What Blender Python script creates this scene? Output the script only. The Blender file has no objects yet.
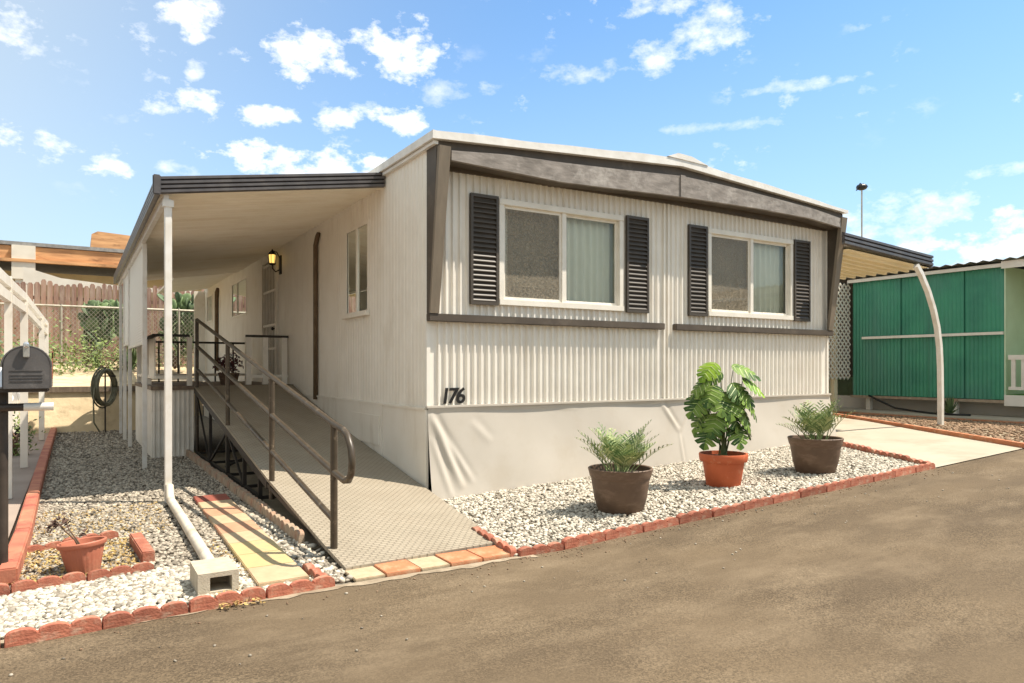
import bpy, bmesh, math, random
import numpy as np
from mathutils import Vector, Matrix
random.seed(7); rng = np.random.default_rng(7)
R = math.radians
S = bpy.context.scene
COL = S.collection

# ------------------------------------------------------------------ camera
cam = bpy.data.objects.new('camera', bpy.data.cameras.new('camera')); COL.objects.link(cam)
S.camera = cam
FW = Vector((.522, .853, 0)).normalized()
cam.location = (-3.225, -7.02, 1.3)
cam.rotation_euler = (R(90), 0, math.atan2(-FW.x, FW.y))
cam.data.sensor_width = 36; cam.data.lens = 25.1
cam.data.shift_y = .0249
cam.data.clip_start = .05; cam.data.clip_end = 3000

# ------------------------------------------------------------------ light
SUN = Vector((.49, -.28, 1)).normalized()
EL = math.asin(SUN.z); AZ = math.atan2(SUN.x, SUN.y)
sl = bpy.data.lights.new('sun', 'SUN'); sl.energy = 4.9; sl.angle = R(.5); sl.color = (1, .905, .775)
so = bpy.data.objects.new('sun', sl); COL.objects.link(so)
so.rotation_euler = (-SUN).to_track_quat('-Z', 'Y').to_euler()
S.view_settings.view_transform = 'Standard'; S.view_settings.look = 'None'
S.view_settings.gamma = 1; S.view_settings.exposure = .76

W = bpy.data.worlds.new('World'); S.world = W; W.use_nodes = True
wt = W.node_tree; wt.nodes.clear()
def wn(t, **k):
    n = wt.nodes.new(t)
    for a, b in k.items(): setattr(n, a, b)
    return n
def wmath(op, a, b=None, c=None, clamp=False):
    n = wn('ShaderNodeMath', operation=op, use_clamp=clamp)
    for i, v in enumerate((a, b, c)):
        if v is None: continue
        if isinstance(v, (int, float)): n.inputs[i].default_value = v
        else: wt.links.new(v, n.inputs[i])
    return n.outputs[0]
sky = wn('ShaderNodeTexSky', sky_type='NISHITA', sun_disc=False)
sky.sun_elevation = EL; sky.sun_rotation = AZ; sky.altitude = 100; sky.air_density = 1.0; sky.dust_density = 1.2; sky.ozone_density = 1.5
tc = wn('ShaderNodeTexCoord')
sep = wn('ShaderNodeSeparateXYZ'); wt.links.new(tc.outputs['Generated'], sep.inputs[0])
az = wmath('ARCTAN2', sep.outputs[0], sep.outputs[1])
el = wmath('ARCSINE', sep.outputs[2])
mp = wn('ShaderNodeMapping'); mp.inputs['Scale'].default_value = (1, 1, 1.7)
wt.links.new(tc.outputs['Generated'], mp.inputs[0])
nz = wn('ShaderNodeTexNoise'); nz.inputs['Scale'].default_value = 23; nz.inputs['Detail'].default_value = 9; nz.inputs['Roughness'].default_value = .62
wt.links.new(mp.outputs[0], nz.inputs[0])
nz2 = wn('ShaderNodeTexNoise'); nz2.inputs['Scale'].default_value = 5; nz2.inputs['Detail'].default_value = 3
wt.links.new(mp.outputs[0], nz2.inputs[0])
# the clouds of the day: (azimuth, elevation, half width, half height, density) in radians
CLOUDS = [(0.125,0.415,0.039,0.024,1.00),(0.260,0.400,0.065,0.034,1.00),(0.396,0.414,0.055,0.036,1.00),(0.141,0.323,0.033,0.023,1.00),(0.089,0.320,0.026,0.013,0.80),(0.229,0.321,0.050,0.014,1.00),(0.314,0.326,0.028,0.013,0.90),(0.399,0.330,0.039,0.017,1.00),(0.220,0.268,0.068,0.022,1.20),(0.319,0.268,0.059,0.020,1.10),(-0.015,0.251,0.037,0.016,0.80),(0.029,0.238,0.031,0.015,0.90),(-0.070,0.251,0.024,0.022,1.00),(0.129,0.362,0.012,0.011,0.60),(0.716,0.463,0.029,0.015,0.60),(0.747,0.405,0.031,0.020,0.60),(0.822,0.427,0.052,0.034,0.60),(0.793,0.456,0.042,0.014,0.60),(0.553,0.349,0.024,0.013,0.80),(0.658,0.392,0.061,0.013,0.40),(0.455,0.363,0.032,0.020,0.35),(0.932,0.351,0.076,0.007,0.40),(0.832,0.313,0.081,0.007,0.30),(1.164,0.298,0.010,0.006,1.00),(1.047,0.173,0.091,0.034,0.55),(1.134,0.136,0.112,0.044,0.90),(1.149,0.224,0.030,0.007,0.40),(0.114,0.245,0.030,0.011,0.50)]
acc = None
nn = wmath('SUBTRACT', nz.outputs[0], .5)
for (a0, e0, ra, re, dn) in CLOUDS:
    da = wmath('MULTIPLY', wmath('SUBTRACT', az, a0), 1 / ra)
    de = wmath('MULTIPLY', wmath('SUBTRACT', el, e0), 1 / re)
    d2 = wmath('ADD', wmath('MULTIPLY', da, da), wmath('MULTIPLY', de, de))
    m = wmath('SUBTRACT', 1, d2)
    m = wmath('MAXIMUM', m, -3)
    m = wmath('MULTIPLY_ADD', nn, 8.5, m)
    m = wmath('MULTIPLY', m, dn * .62, clamp=True)
    acc = m if acc is None else wmath('MAXIMUM', acc, m)
wisp = wmath('MULTIPLY', wmath('MULTIPLY', wmath('SUBTRACT', nz.outputs[0], .565), 7, clamp=True), wmath('MULTIPLY', wmath('SUBTRACT', nz2.outputs[0], .50), 7, clamp=True), clamp=True)
acc = wmath('MAXIMUM', acc, wmath('MULTIPLY', wisp, .6))
hz = wmath('POWER', wmath('SUBTRACT', 1, wmath('ABSOLUTE', sep.outputs[2]), clamp=True), 3.2)
mix_west = wn('ShaderNodeMix', data_type='RGBA')   # pale sky to the west and behind, added to brighten the shade
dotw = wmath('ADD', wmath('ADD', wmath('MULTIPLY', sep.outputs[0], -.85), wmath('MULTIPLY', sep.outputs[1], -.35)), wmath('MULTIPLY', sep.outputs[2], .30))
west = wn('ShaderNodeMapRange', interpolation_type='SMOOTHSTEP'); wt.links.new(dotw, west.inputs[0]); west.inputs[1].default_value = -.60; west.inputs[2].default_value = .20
wt.links.new(wmath('MULTIPLY', west.outputs[0], .9), mix_west.inputs[0])
tint = wn('ShaderNodeMix', data_type='RGBA', blend_type='MULTIPLY'); tint.inputs[0].default_value = 1
wt.links.new(sky.outputs[0], tint.inputs[6]); tint.inputs[7].default_value = (.62, 1.08, 1.40, 1)
low = wn('ShaderNodeMix', data_type='RGBA')
wt.links.new(wmath('MULTIPLY', hz, .95, clamp=True), low.inputs[0]); wt.links.new(tint.outputs[2], low.inputs[6]); low.inputs[7].default_value = (4.8, 6.1, 6.8, 1)
wt.links.new(low.outputs[2], mix_west.inputs[6]); mix_west.inputs[7].default_value = (4.8, 5.3, 5.35, 1)
cl = wn('ShaderNodeMix', data_type='RGBA')
wt.links.new(acc, cl.inputs[0]); wt.links.new(mix_west.outputs[2], cl.inputs[6])
cl.inputs[7].default_value = (8.6, 8.5, 8.4, 1)
bg = wn('ShaderNodeBackground'); bg.inputs[1].default_value = .1
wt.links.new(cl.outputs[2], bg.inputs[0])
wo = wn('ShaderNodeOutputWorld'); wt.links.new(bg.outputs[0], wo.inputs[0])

# ------------------------------------------------------------------ materials
def mat(name, c1, c2=None, rough=.7, scale=6, bump=0, bscale=40, metal=0, detail=4, stretch=(1, 1, 1), dirt=None, dscale=1.5, dlo=.5, dhi=.75, spec=.4, island=0, dstretch=(1,1,1)):
    m = bpy.data.materials.new(name); m.use_nodes = True
    t = m.node_tree; L = t.links; b = t.nodes['Principled BSDF']
    b.inputs['Roughness'].default_value = rough; b.inputs['Metallic'].default_value = metal
    b.inputs['Specular IOR Level'].default_value = spec
    g = t.nodes.new('ShaderNodeTexCoord')
    mp = t.nodes.new('ShaderNodeMapping'); mp.inputs['Scale'].default_value = stretch; L.new(g.outputs['Object'], mp.inputs[0])
    c2 = c2 or tuple(x * .82 for x in c1)
    n = t.nodes.new('ShaderNodeTexNoise'); n.inputs['Scale'].default_value = scale; n.inputs['Detail'].default_value = detail
    L.new(mp.outputs[0], n.inputs[0])
    r = t.nodes.new('ShaderNodeValToRGB'); r.color_ramp.elements[0].position = .32; r.color_ramp.elements[1].position = .68
    r.color_ramp.elements[0].color = (*c2, 1); r.color_ramp.elements[1].color = (*c1, 1)
    src = n.outputs[0]
    if island:
        gi = t.nodes.new('ShaderNodeNewGeometry')
        if island >= 1: src = gi.outputs['Random Per Island']; r.color_ramp.elements[0].position = 0; r.color_ramp.elements[1].position = 1
        else:
            mm = t.nodes.new('ShaderNodeMath'); mm.operation = 'MULTIPLY_ADD'; L.new(gi.outputs['Random Per Island'], mm.inputs[0]); mm.inputs[1].default_value = island
            L.new(n.outputs[0], mm.inputs[2]); ms = t.nodes.new('ShaderNodeMath'); ms.operation = 'SUBTRACT'; L.new(mm.outputs[0], ms.inputs[0]); ms.inputs[1].default_value = island / 2
            src = ms.outputs[0]
    L.new(src, r.inputs[0]); out = r.outputs[0]
    if dirt:
        mp2 = t.nodes.new('ShaderNodeMapping'); mp2.inputs['Scale'].default_value = dstretch; L.new(g.outputs['Object'], mp2.inputs[0])
        d = t.nodes.new('ShaderNodeTexNoise'); d.inputs['Scale'].default_value = dscale; d.inputs['Detail'].default_value = 7; d.inputs['Roughness'].default_value = .65
        L.new(mp2.outputs[0], d.inputs[0])
        rr = t.nodes.new('ShaderNodeMapRange'); rr.inputs[1].default_value = dlo; rr.inputs[2].default_value = dhi; L.new(d.outputs[0], rr.inputs[0])
        mx = t.nodes.new('ShaderNodeMix'); mx.data_type = 'RGBA'; L.new(rr.outputs[0], mx.inputs[0]); L.new(out, mx.inputs[6]); mx.inputs[7].default_value = (*dirt, 1)
        out = mx.outputs[2]
    L.new(out, b.inputs['Base Color'])
    if bump:
        n2 = t.nodes.new('ShaderNodeTexNoise'); n2.inputs['Scale'].default_value = bscale; n2.inputs['Detail'].default_value = 5; L.new(mp.outputs[0], n2.inputs[0])
        bp = t.nodes.new('ShaderNodeBump'); bp.inputs['Strength'].default_value = 1; bp.inputs['Distance'].default_value = bump
        L.new(n2.outputs[0], bp.inputs['Height']); L.new(bp.outputs[0], b.inputs['Normal'])
    return m
M = {}
M['wall'] = mat('painted_metal_siding', (.82,.775,.695), (.75,.70,.62), .5, 3, .0006, 8, dirt=(.58,.51,.41), dscale=2.2, dlo=.54, dhi=.9, dstretch=(3,3,.5))
M['wallside'] = mat('side_siding', (.82,.765,.67), (.77,.71,.61), .5, 3, .0006, 8, dirt=(.60,.52,.41), dscale=1.6, dlo=.55, dhi=.9, dstretch=(2,2,.5))
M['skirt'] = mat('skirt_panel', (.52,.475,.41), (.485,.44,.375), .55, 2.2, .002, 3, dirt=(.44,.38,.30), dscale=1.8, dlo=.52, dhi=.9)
M['white'] = mat('white_paint', (.80,.755,.67), (.72,.67,.58), .45, 5, .0004, 30, dirt=(.52,.45,.35), dscale=4, dlo=.6, dhi=.85)
M['roofwhite'] = mat('white_roof_coating', (.78,.76,.72), (.66,.63,.58), .6, 6, .002, 20)
M['trim'] = mat('brown_trim_paint', (.095,.074,.054), (.070,.054,.040), .6, 4, .0008, 30, dirt=(.15,.12,.09), dscale=5, dlo=.55, dhi=.85)
M['board'] = mat('weathered_fascia_board', (.30,.265,.235), (.17,.148,.128), .7, 6, .005, 14, detail=8, stretch=(.7,1,1.6), dirt=(.40,.365,.33), dscale=5, dlo=.5, dhi=.72)
M['post'] = mat('fin_board', (.23,.185,.135), (.18,.145,.105), .7, 5, .001, 30, stretch=(3,3,.5))
M['shutter'] = mat('brown_shutter_plastic', (.075,.060,.046), (.058,.047,.036), .5, 8, .0004, 60)
M['fascia'] = mat('dark_awning_fascia', (.105,.098,.10), (.075,.07,.072), .4, 8, 0, dirt=(.17,.155,.14), dscale=3, dlo=.55, dhi=.8)
M['ceil'] = mat('awning_pan', (.90,.85,.75), (.86,.80,.68), .5, 2, 0, dirt=(.70,.60,.46), dscale=1.3, dlo=.5, dhi=.85, dstretch=(.4,4,1))
M['ceil2'] = mat('tan_awning_pan', (.88,.78,.56), (.82,.72,.50), .5, 2, 0)
M['metalpost'] = mat('white_awning_post', (.76,.74,.70), (.66,.62,.55), .35, 6, .0005, 20, dirt=(.42,.34,.25), dscale=6, dlo=.58, dhi=.8, dstretch=(1,1,.4))
M['rail'] = mat('brown_painted_pipe', (.075,.056,.036), (.05,.037,.024), .38, 9, .0003, 60, dirt=(.24,.19,.13), dscale=14, dlo=.57, dhi=.76)
M['darksteel'] = mat('dark_steel', (.035,.028,.022), (.022,.018,.014), .5, 9, .0003, 60)
M['deckwood'] = mat('deck_boards', (.22,.17,.12), (.14,.10,.07), .7, 5, .001, 40, stretch=(4,1,1))
M['asphalt'] = mat('worn_asphalt', (.165,.125,.085), (.108,.080,.054), .85, 46, .006, 130, detail=9, dirt=(.20,.152,.103), dscale=1.6, dlo=.44, dhi=.70, dstretch=(.45,1,1))
def asphaltmat():
    m = mat('worn_asphalt', (.150,.109,.066), (.105,.076,.047), .9, 1.2, 0, detail=9, dirt=(.19,.142,.090), dscale=3, dlo=.46, dhi=.72, stretch=(.5,1,1), dstretch=(.5,1,1), spec=.2)
    t = m.node_tree; L = t.links; b = t.nodes['Principled BSDF']; old = b.inputs['Base Color'].links[0].from_socket
    g = t.nodes.new('ShaderNodeTexCoord')
    v = t.nodes.new('ShaderNodeTexVoronoi'); v.inputs['Scale'].default_value = 120; L.new(g.outputs['Object'], v.inputs[0])
    sp = t.nodes.new('ShaderNodeSeparateColor'); L.new(v.outputs['Color'], sp.inputs[0])
    r = t.nodes.new('ShaderNodeMapRange'); r.inputs[1].default_value = 0; r.inputs[2].default_value = 1; r.inputs[3].default_value = .68; r.inputs[4].default_value = 1.32; L.new(sp.outputs[0], r.inputs[0])
    n = t.nodes.new('ShaderNodeTexNoise'); n.inputs['Scale'].default_value = 60; n.inputs['Detail'].default_value = 6; n.inputs['Roughness'].default_value = .75; L.new(g.outputs['Object'], n.inputs[0])
    r2 = t.nodes.new('ShaderNodeMapRange'); r2.inputs[1].default_value = .3; r2.inputs[2].default_value = .7; r2.inputs[3].default_value = .84; r2.inputs[4].default_value = 1.16; L.new(n.outputs[0], r2.inputs[0])
    mu = t.nodes.new('ShaderNodeMath'); mu.operation = 'MULTIPLY'; L.new(r.outputs[0], mu.inputs[0]); L.new(r2.outputs[0], mu.inputs[1])
    pn = t.nodes.new('ShaderNodeTexNoise'); pn.inputs['Scale'].default_value = .9; pn.inputs['Detail'].default_value = 5; pn.inputs['Roughness'].default_value = .6; L.new(g.outputs['Object'], pn.inputs[0])
    pr = t.nodes.new('ShaderNodeMapRange'); pr.inputs[1].default_value = .42; pr.inputs[2].default_value = .62; pr.inputs[3].default_value = .35; pr.inputs[4].default_value = 1.25; L.new(pn.outputs[0], pr.inputs[0])
    m1 = t.nodes.new('ShaderNodeMath'); m1.operation = 'SUBTRACT'; L.new(mu.outputs[0], m1.inputs[0]); m1.inputs[1].default_value = 1
    m2 = t.nodes.new('ShaderNodeMath'); m2.operation = 'MULTIPLY_ADD'; L.new(m1.outputs[0], m2.inputs[0]); L.new(pr.outputs[0], m2.inputs[1]); m2.inputs[2].default_value = 1
    mu = m2
    mx = t.nodes.new('ShaderNodeVectorMath'); mx.operation = 'SCALE'; L.new(old, mx.inputs[0]); L.new(mu.outputs[0], mx.inputs['Scale'])
    L.new(mx.outputs[0], b.inputs['Base Color'])
    bp = t.nodes.new('ShaderNodeBump'); bp.inputs['Distance'].default_value = .005; L.new(mu.outputs[0], bp.inputs['Height']); L.new(bp.outputs[0], b.inputs['Normal'])
    return m
M['asphalt'] = asphaltmat()
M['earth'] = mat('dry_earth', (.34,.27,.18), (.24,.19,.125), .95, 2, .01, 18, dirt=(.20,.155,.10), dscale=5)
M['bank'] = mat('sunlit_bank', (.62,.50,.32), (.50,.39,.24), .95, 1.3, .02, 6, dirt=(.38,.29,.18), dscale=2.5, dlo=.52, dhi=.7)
M['gravelbase'] = mat('gravel_bed', (.30,.26,.20), (.12,.10,.075), .95, 40, .02, 60)
M['concrete'] = mat('pale_concrete', (.43,.375,.29), (.38,.325,.245), .85, 1.5, .002, 50, detail=8, dirt=(.29,.235,.165), dscale=1.2, dlo=.52, dhi=.8)
M['slab'] = mat('neighbour_slab', (.36,.29,.24), (.28,.22,.18), .85, 1.5, .002, 40)
M['cream'] = mat('cream_pavers', (.48,.38,.25), (.40,.31,.19), .85, 9, .002, 70, dirt=(.30,.22,.14), dscale=7, dlo=.52, dhi=.8)
M['tan'] = mat('tan_paver', (.50,.37,.23), (.43,.31,.19), .85, 9, .002, 70, dirt=(.34,.24,.15), dscale=7, dlo=.52, dhi=.85)
M['pink'] = mat('pink_paver', (.50,.27,.165), (.42,.22,.13), .85, 9, .002, 70, dirt=(.36,.22,.14), dscale=7, dlo=.52, dhi=.85)
M['yellow'] = mat('yellow_paver', (.52,.40,.18), (.46,.34,.17), .85, 7, .002, 70, dirt=(.42,.31,.19), dscale=6, dlo=.48, dhi=.68)
M['red'] = mat('red_paver', (.30,.085,.055), (.22,.065,.045), .85, 9, .002, 70)
M['terra'] = mat('terracotta_tile', (.50,.20,.095), (.42,.155,.07), .8, 6, .002, 70, dirt=(.52,.33,.20), dscale=8, dlo=.5, dhi=.75)
def objvar(m, lo=.78, hi=1.15):
    t = m.node_tree; L = t.links; b = t.nodes['Principled BSDF']; old = b.inputs['Base Color'].links[0].from_socket
    oi = t.nodes.new('ShaderNodeObjectInfo'); r = t.nodes.new('ShaderNodeMapRange'); r.inputs[3].default_value = lo; r.inputs[4].default_value = hi; L.new(oi.outputs['Random'], r.inputs[0])
    v = t.nodes.new('ShaderNodeVectorMath'); v.operation = 'SCALE'; L.new(old, v.inputs[0]); L.new(r.outputs[0], v.inputs['Scale']); L.new(v.outputs[0], b.inputs['Base Color']); return m
M['edger'] = objvar(mat('red_concrete_edger', (.44,.16,.095), (.33,.105,.064), .85, 14, .005, 60, detail=6, dirt=(.46,.30,.21), dscale=11, dlo=.52, dhi=.72))
M['edgergrey'] = mat('old_concrete_edger', (.44,.35,.25), (.32,.24,.17), .9, 12, .004, 90, dirt=(.34,.17,.11), dscale=5, dlo=.5, dhi=.75)
M['curb'] = mat('painted_curb', (.50,.21,.12), (.36,.11,.07), .8, 3, .002, 60, dirt=(.30,.07,.05), dscale=4, dlo=.5, dhi=.7)
M['block'] = mat('cinder_block', (.50,.44,.34), (.42,.36,.27), .95, 20, .004, 120)
M['pvc'] = mat('white_drain_pipe', (.70,.64,.53), (.60,.53,.42), .5, 8, 0, dirt=(.42,.34,.24), dscale=5)
M['pot_brown'] = mat('brown_plastic_planter', (.155,.098,.064), (.12,.075,.048), .6, 5, .002, 12, dirt=(.26,.175,.12), dscale=6, dlo=.5, dhi=.8, dstretch=(1,1,3))
M['pot_terra'] = mat('bright_terracotta', (.55,.125,.045), (.46,.10,.036), .6, 5, .001, 40, dirt=(.60,.26,.14), dscale=9, dlo=.58, dhi=.75)
M['pot_faded'] = mat('faded_terracotta', (.48,.165,.10), (.40,.135,.08), .6, 5, .001, 40, dirt=(.55,.28,.18), dscale=6, dlo=.55, dhi=.75)
M['soil'] = mat('potting_soil', (.045,.032,.022), (.02,.015,.01), 1, 40, .01, 60)
M['palm'] = mat('palm_leaf', (.42,.47,.22), (.13,.20,.08), .6, 8, 0, island=.8, spec=.2)
M['monstera'] = mat('monstera_leaf', (.16,.25,.045), (.045,.095,.024), .6, 8, 0, island=.7, spec=.2)
M['monsteralight'] = mat('young_monstera_leaf', (.26,.40,.035), (.13,.24,.022), .5, 8, 0, island=.6, spec=.2)
M['vein'] = mat('pale_leaf_stripe', (.40,.45,.18), (.24,.32,.10), .45, 8, 0)
M['stem'] = mat('green_stem', (.13,.17,.06), (.09,.11,.04), .5, 9, 0)
M['twig'] = mat('dead_twig', (.17,.11,.075), (.10,.065,.045), .9, 12, 0)
M['deadleaf'] = mat('dead_leaf', (.10,.055,.04), (.055,.03,.022), .9, 9, 0, island=.8)
M['straw'] = mat('dry_leaves', (.52,.37,.13), (.24,.15,.06), .9, 9, 0, island=1)
M['cactus'] = mat('cactus_pad', (.17,.24,.10), (.08,.12,.055), .6, 9, .002, 30, island=.6)
M['shrub'] = mat('shrub_leaf', (.20,.26,.07), (.09,.13,.035), .6, 6, 0, island=.9)
M['agave'] = mat('agave_blade', (.22,.28,.12), (.10,.15,.06), .55, 6, 0, island=.6)
M['wood'] = mat('weathered_fence_wood', (.36,.21,.15), (.20,.11,.082), .9, 5, .002, 40, stretch=(4,4,.4), island=.7, dirt=(.42,.33,.26), dscale=3, dlo=.45, dhi=.75, dstretch=(2,2,.4))
M['beam'] = mat('orange_stained_beam', (.66,.36,.165), (.40,.20,.09), .85, 3, .002, 40, stretch=(.4,1,3), dirt=(.20,.10,.05), dscale=3, dlo=.55, dhi=.75, dstretch=(.6,1,2))
M['stucco'] = mat('yellow_stucco', (.62,.50,.28), (.54,.43,.24), .9, 3, .003, 60)
M['stuccow'] = mat('white_stucco', (.74,.68,.58), (.66,.60,.50), .9, 3, .003, 60)
M['galv'] = mat('galvanised_wire', (.50,.45,.36), (.36,.32,.25), .5, 9, 0, metal=.3)
M['green'] = mat('green_metal_panel', (.055,.28,.165), (.036,.20,.13), .45, 2, .0005, 30, island=.9, dirt=(.08,.24,.18), dscale=1.1, dlo=.45, dhi=.75, dstretch=(1,1,.35))
M['screenwall'] = mat('pinkish_wall', (.42,.31,.24), (.36,.26,.20), .9, 3, 0)
M['mint'] = mat('mint_siding', (.66,.80,.56), (.60,.73,.50), .55, 3, 0)
M['neighroof'] = mat('grey_corrugated_roof', (.30,.29,.27), (.20,.19,.18), .6, 8, 0)
M['greenfloor'] = mat('green_turf_mat', (.10,.26,.05), (.07,.19,.04), .95, 20, .003, 80)
M['black'] = mat('black_plastic', (.018,.016,.015), (.012,.011,.010), .4, 9, 0)
M['mailbox'] = mat('dark_grey_mailbox', (.105,.098,.095), (.078,.073,.072), .42, 7, .0008, 60, dirt=(.17,.155,.145), dscale=12, dlo=.55, dhi=.8)
M['mailpost'] = mat('dark_mailbox_post', (.060,.045,.034), (.035,.026,.02), .5, 9, .001, 50)
M['chrome'] = mat('bright_metal', (.72,.71,.70), (.6,.6,.6), .25, 9, 0, metal=.8)
M['rust'] = mat('rusty_pipe', (.17,.115,.065), (.11,.07,.04), .7, 6, .001, 30)
M['hose'] = mat('grey_green_hose', (.20,.19,.12), (.13,.12,.08), .5, 9, 0)
M['carwhite'] = mat('white_car_paint', (.74,.74,.73), (.7,.7,.69), .2, 3, 0)
M['rubber'] = mat('tyre_rubber', (.02,.02,.02), (.014,.014,.014), .8, 9, 0)
M['curtain'] = mat('pale_curtain', (.92,.90,.82), (.86,.85,.76), .9, 3, 0)
M['interior'] = mat('interior_wall', (.50,.45,.34), (.42,.37,.28), .9, 2, 0)
M['blind'] = mat('brown_blind', (.30,.24,.17), (.24,.19,.13), .9, 4, 0)
M['whitestone'] = mat('white_landscape_stone', (.68,.62,.51), (.20,.17,.13), .8, 9, 0, island=1)
M['greystone'] = mat('grey_gravel_stone', (.50,.44,.35), (.11,.092,.07), .8, 9, 0, island=1)
M['brownstone'] = mat('brown_mulch_stone', (.36,.24,.15), (.16,.10,.06), .9, 9, 0, island=1)
M['flower'] = mat('dark_red_flower', (.14,.03,.035), (.05,.03,.03), .6, 9, 0, island=1)
M['doorpaint'] = mat('brown_door', (.20,.15,.10), (.16,.12,.08), .6, 5, 0)
M['line'] = mat('crumbled_lime_edge', (.36,.29,.205), (.22,.17,.115), .95, 12, .003, 60)

def glass(name, tr=.75, rough=.02, tint=(.97,1,.96)):
    m = bpy.data.materials.new(name); m.use_nodes = True; t = m.node_tree; t.nodes.clear(); L = t.links
    a = t.nodes.new('ShaderNodeBsdfTransparent'); a.inputs[0].default_value = (*tint, 1)
    g = t.nodes.new('ShaderNodeBsdfGlossy'); g.inputs['Roughness'].default_value = rough; g.inputs['Color'].default_value = (.9,.95,.93,1)
    f = t.nodes.new('ShaderNodeFresnel'); f.inputs[0].default_value = 1.5
    x = t.nodes.new('ShaderNodeMixShader'); L.new(f.outputs[0], x.inputs[0]); L.new(a.outputs[0], x.inputs[1]); L.new(g.outputs[0], x.inputs[2])
    o = t.nodes.new('ShaderNodeOutputMaterial'); L.new(x.outputs[0], o.inputs[0]); return m
M['glass'] = glass('window_glass')
def screenmat(name, col, opac, scale=900):
    m = bpy.data.materials.new(name); m.use_nodes = True; t = m.node_tree; t.nodes.clear(); L = t.links
    a = t.nodes.new('ShaderNodeBsdfTransparent'); d = t.nodes.new('ShaderNodeBsdfDiffuse')
    tc_ = t.nodes.new('ShaderNodeTexCoord'); n = t.nodes.new('ShaderNodeTexNoise'); n.inputs['Scale'].default_value = 38; n.inputs['Detail'].default_value = 5
    L.new(tc_.outputs['Object'], n.inputs[0])
    r = t.nodes.new('ShaderNodeMapRange'); r.inputs[1].default_value = .35; r.inputs[2].default_value = .65; r.inputs[3].default_value = opac - .12; r.inputs[4].default_value = opac + .12
    L.new(n.outputs[0], r.inputs[0])
    d.inputs[0].default_value = (*col, 1)
    x = t.nodes.new('ShaderNodeMixShader'); L.new(r.outputs[0], x.inputs[0]); L.new(a.outputs[0], x.inputs[1]); L.new(d.outputs[0], x.inputs[2])
    o = t.nodes.new('ShaderNodeOutputMaterial'); L.new(x.outputs[0], o.inputs[0]); return m
M['screen'] = screenmat('insect_screen', (.44,.38,.29), .38)
def perfmat(name, col):
    m = bpy.data.materials.new(name); m.use_nodes = True; t = m.node_tree; t.nodes.clear(); L = t.links
    a = t.nodes.new('ShaderNodeBsdfTransparent'); d = t.nodes.new('ShaderNodeBsdfDiffuse'); d.inputs[0].default_value = (*col, 1)
    tc_ = t.nodes.new('ShaderNodeTexCoord'); v = t.nodes.new('ShaderNodeTexVoronoi'); v.inputs['Scale'].default_value = 26; v.inputs['Randomness'].default_value = .1
    L.new(tc_.outputs['Object'], v.inputs[0])
    r = t.nodes.new('ShaderNodeMath'); r.operation = 'GREATER_THAN'; r.inputs[1].default_value = .22; L.new(v.outputs['Distance'], r.inputs[0])
    x = t.nodes.new('ShaderNodeMixShader'); L.new(r.outputs[0], x.inputs[0]); L.new(a.outputs[0], x.inputs[1]); L.new(d.outputs[0], x.inputs[2])
    o = t.nodes.new('ShaderNodeOutputMaterial'); L.new(x.outputs[0], o.inputs[0]); return m
M['perf'] = perfmat('perforated_white_panel', (.74,.72,.66))
# tread plate of the ramp: small raised lozenges, worn paint
def treadmat():
    m = mat('painted_tread_plate', (.385,.33,.25), (.335,.285,.212), .6, 3, 0, dirt=(.31,.255,.185), dscale=1.6, dlo=.5, dhi=.8)
    t = m.node_tree; L = t.links; b = t.nodes['Principled BSDF']
    g = t.nodes.new('ShaderNodeTexCoord'); br = t.nodes.new('ShaderNodeTexBrick')
    mp = t.nodes.new('ShaderNodeMapping'); mp.inputs['Rotation'].default_value = (0, 0, R(0)); L.new(g.outputs['Object'], mp.inputs[0]); L.new(mp.outputs[0], br.inputs[0])
    br.inputs['Scale'].default_value = 1; br.inputs['Brick Width'].default_value = .062; br.inputs['Row Height'].default_value = .042; br.inputs['Mortar Size'].default_value = .009; br.inputs['Mortar Smooth'].default_value = .5
    br.inputs['Color1'].default_value = (1,1,1,1); br.inputs['Color2'].default_value = (.75,.75,.75,1); br.inputs['Mortar'].default_value = (0,0,0,1)
    bp = t.nodes.new('ShaderNodeBump'); bp.inputs['Distance'].default_value = .006; L.new(br.outputs['Color'], bp.inputs['Height']); L.new(bp.outputs[0], b.inputs['Normal'])
    old = b.inputs['Base Color'].links[0].from_socket
    mx = t.nodes.new('ShaderNodeMix'); mx.data_type = 'RGBA'; mx.blend_type = 'MULTIPLY'; mx.inputs[0].default_value = .28
    L.new(old, mx.inputs[6]); L.new(br.outputs['Color'], mx.inputs[7]); L.new(mx.outputs[2], b.inputs['Base Color'])
    return m
M['tread'] = treadmat()
def emit(name, c, s):
    m = bpy.data.materials.new(name); m.use_nodes = True; b = m.node_tree.nodes['Principled BSDF']
    b.inputs['Base Color'].default_value = (.5,.38,.15,1); b.inputs['Emission Color'].default_value = (*c, 1); b.inputs['Emission Strength'].default_value = s; b.inputs['Roughness'].default_value = .3
    return m
M['amber'] = emit('amber_lantern_glass', (1,.62,.15), .9)

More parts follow.
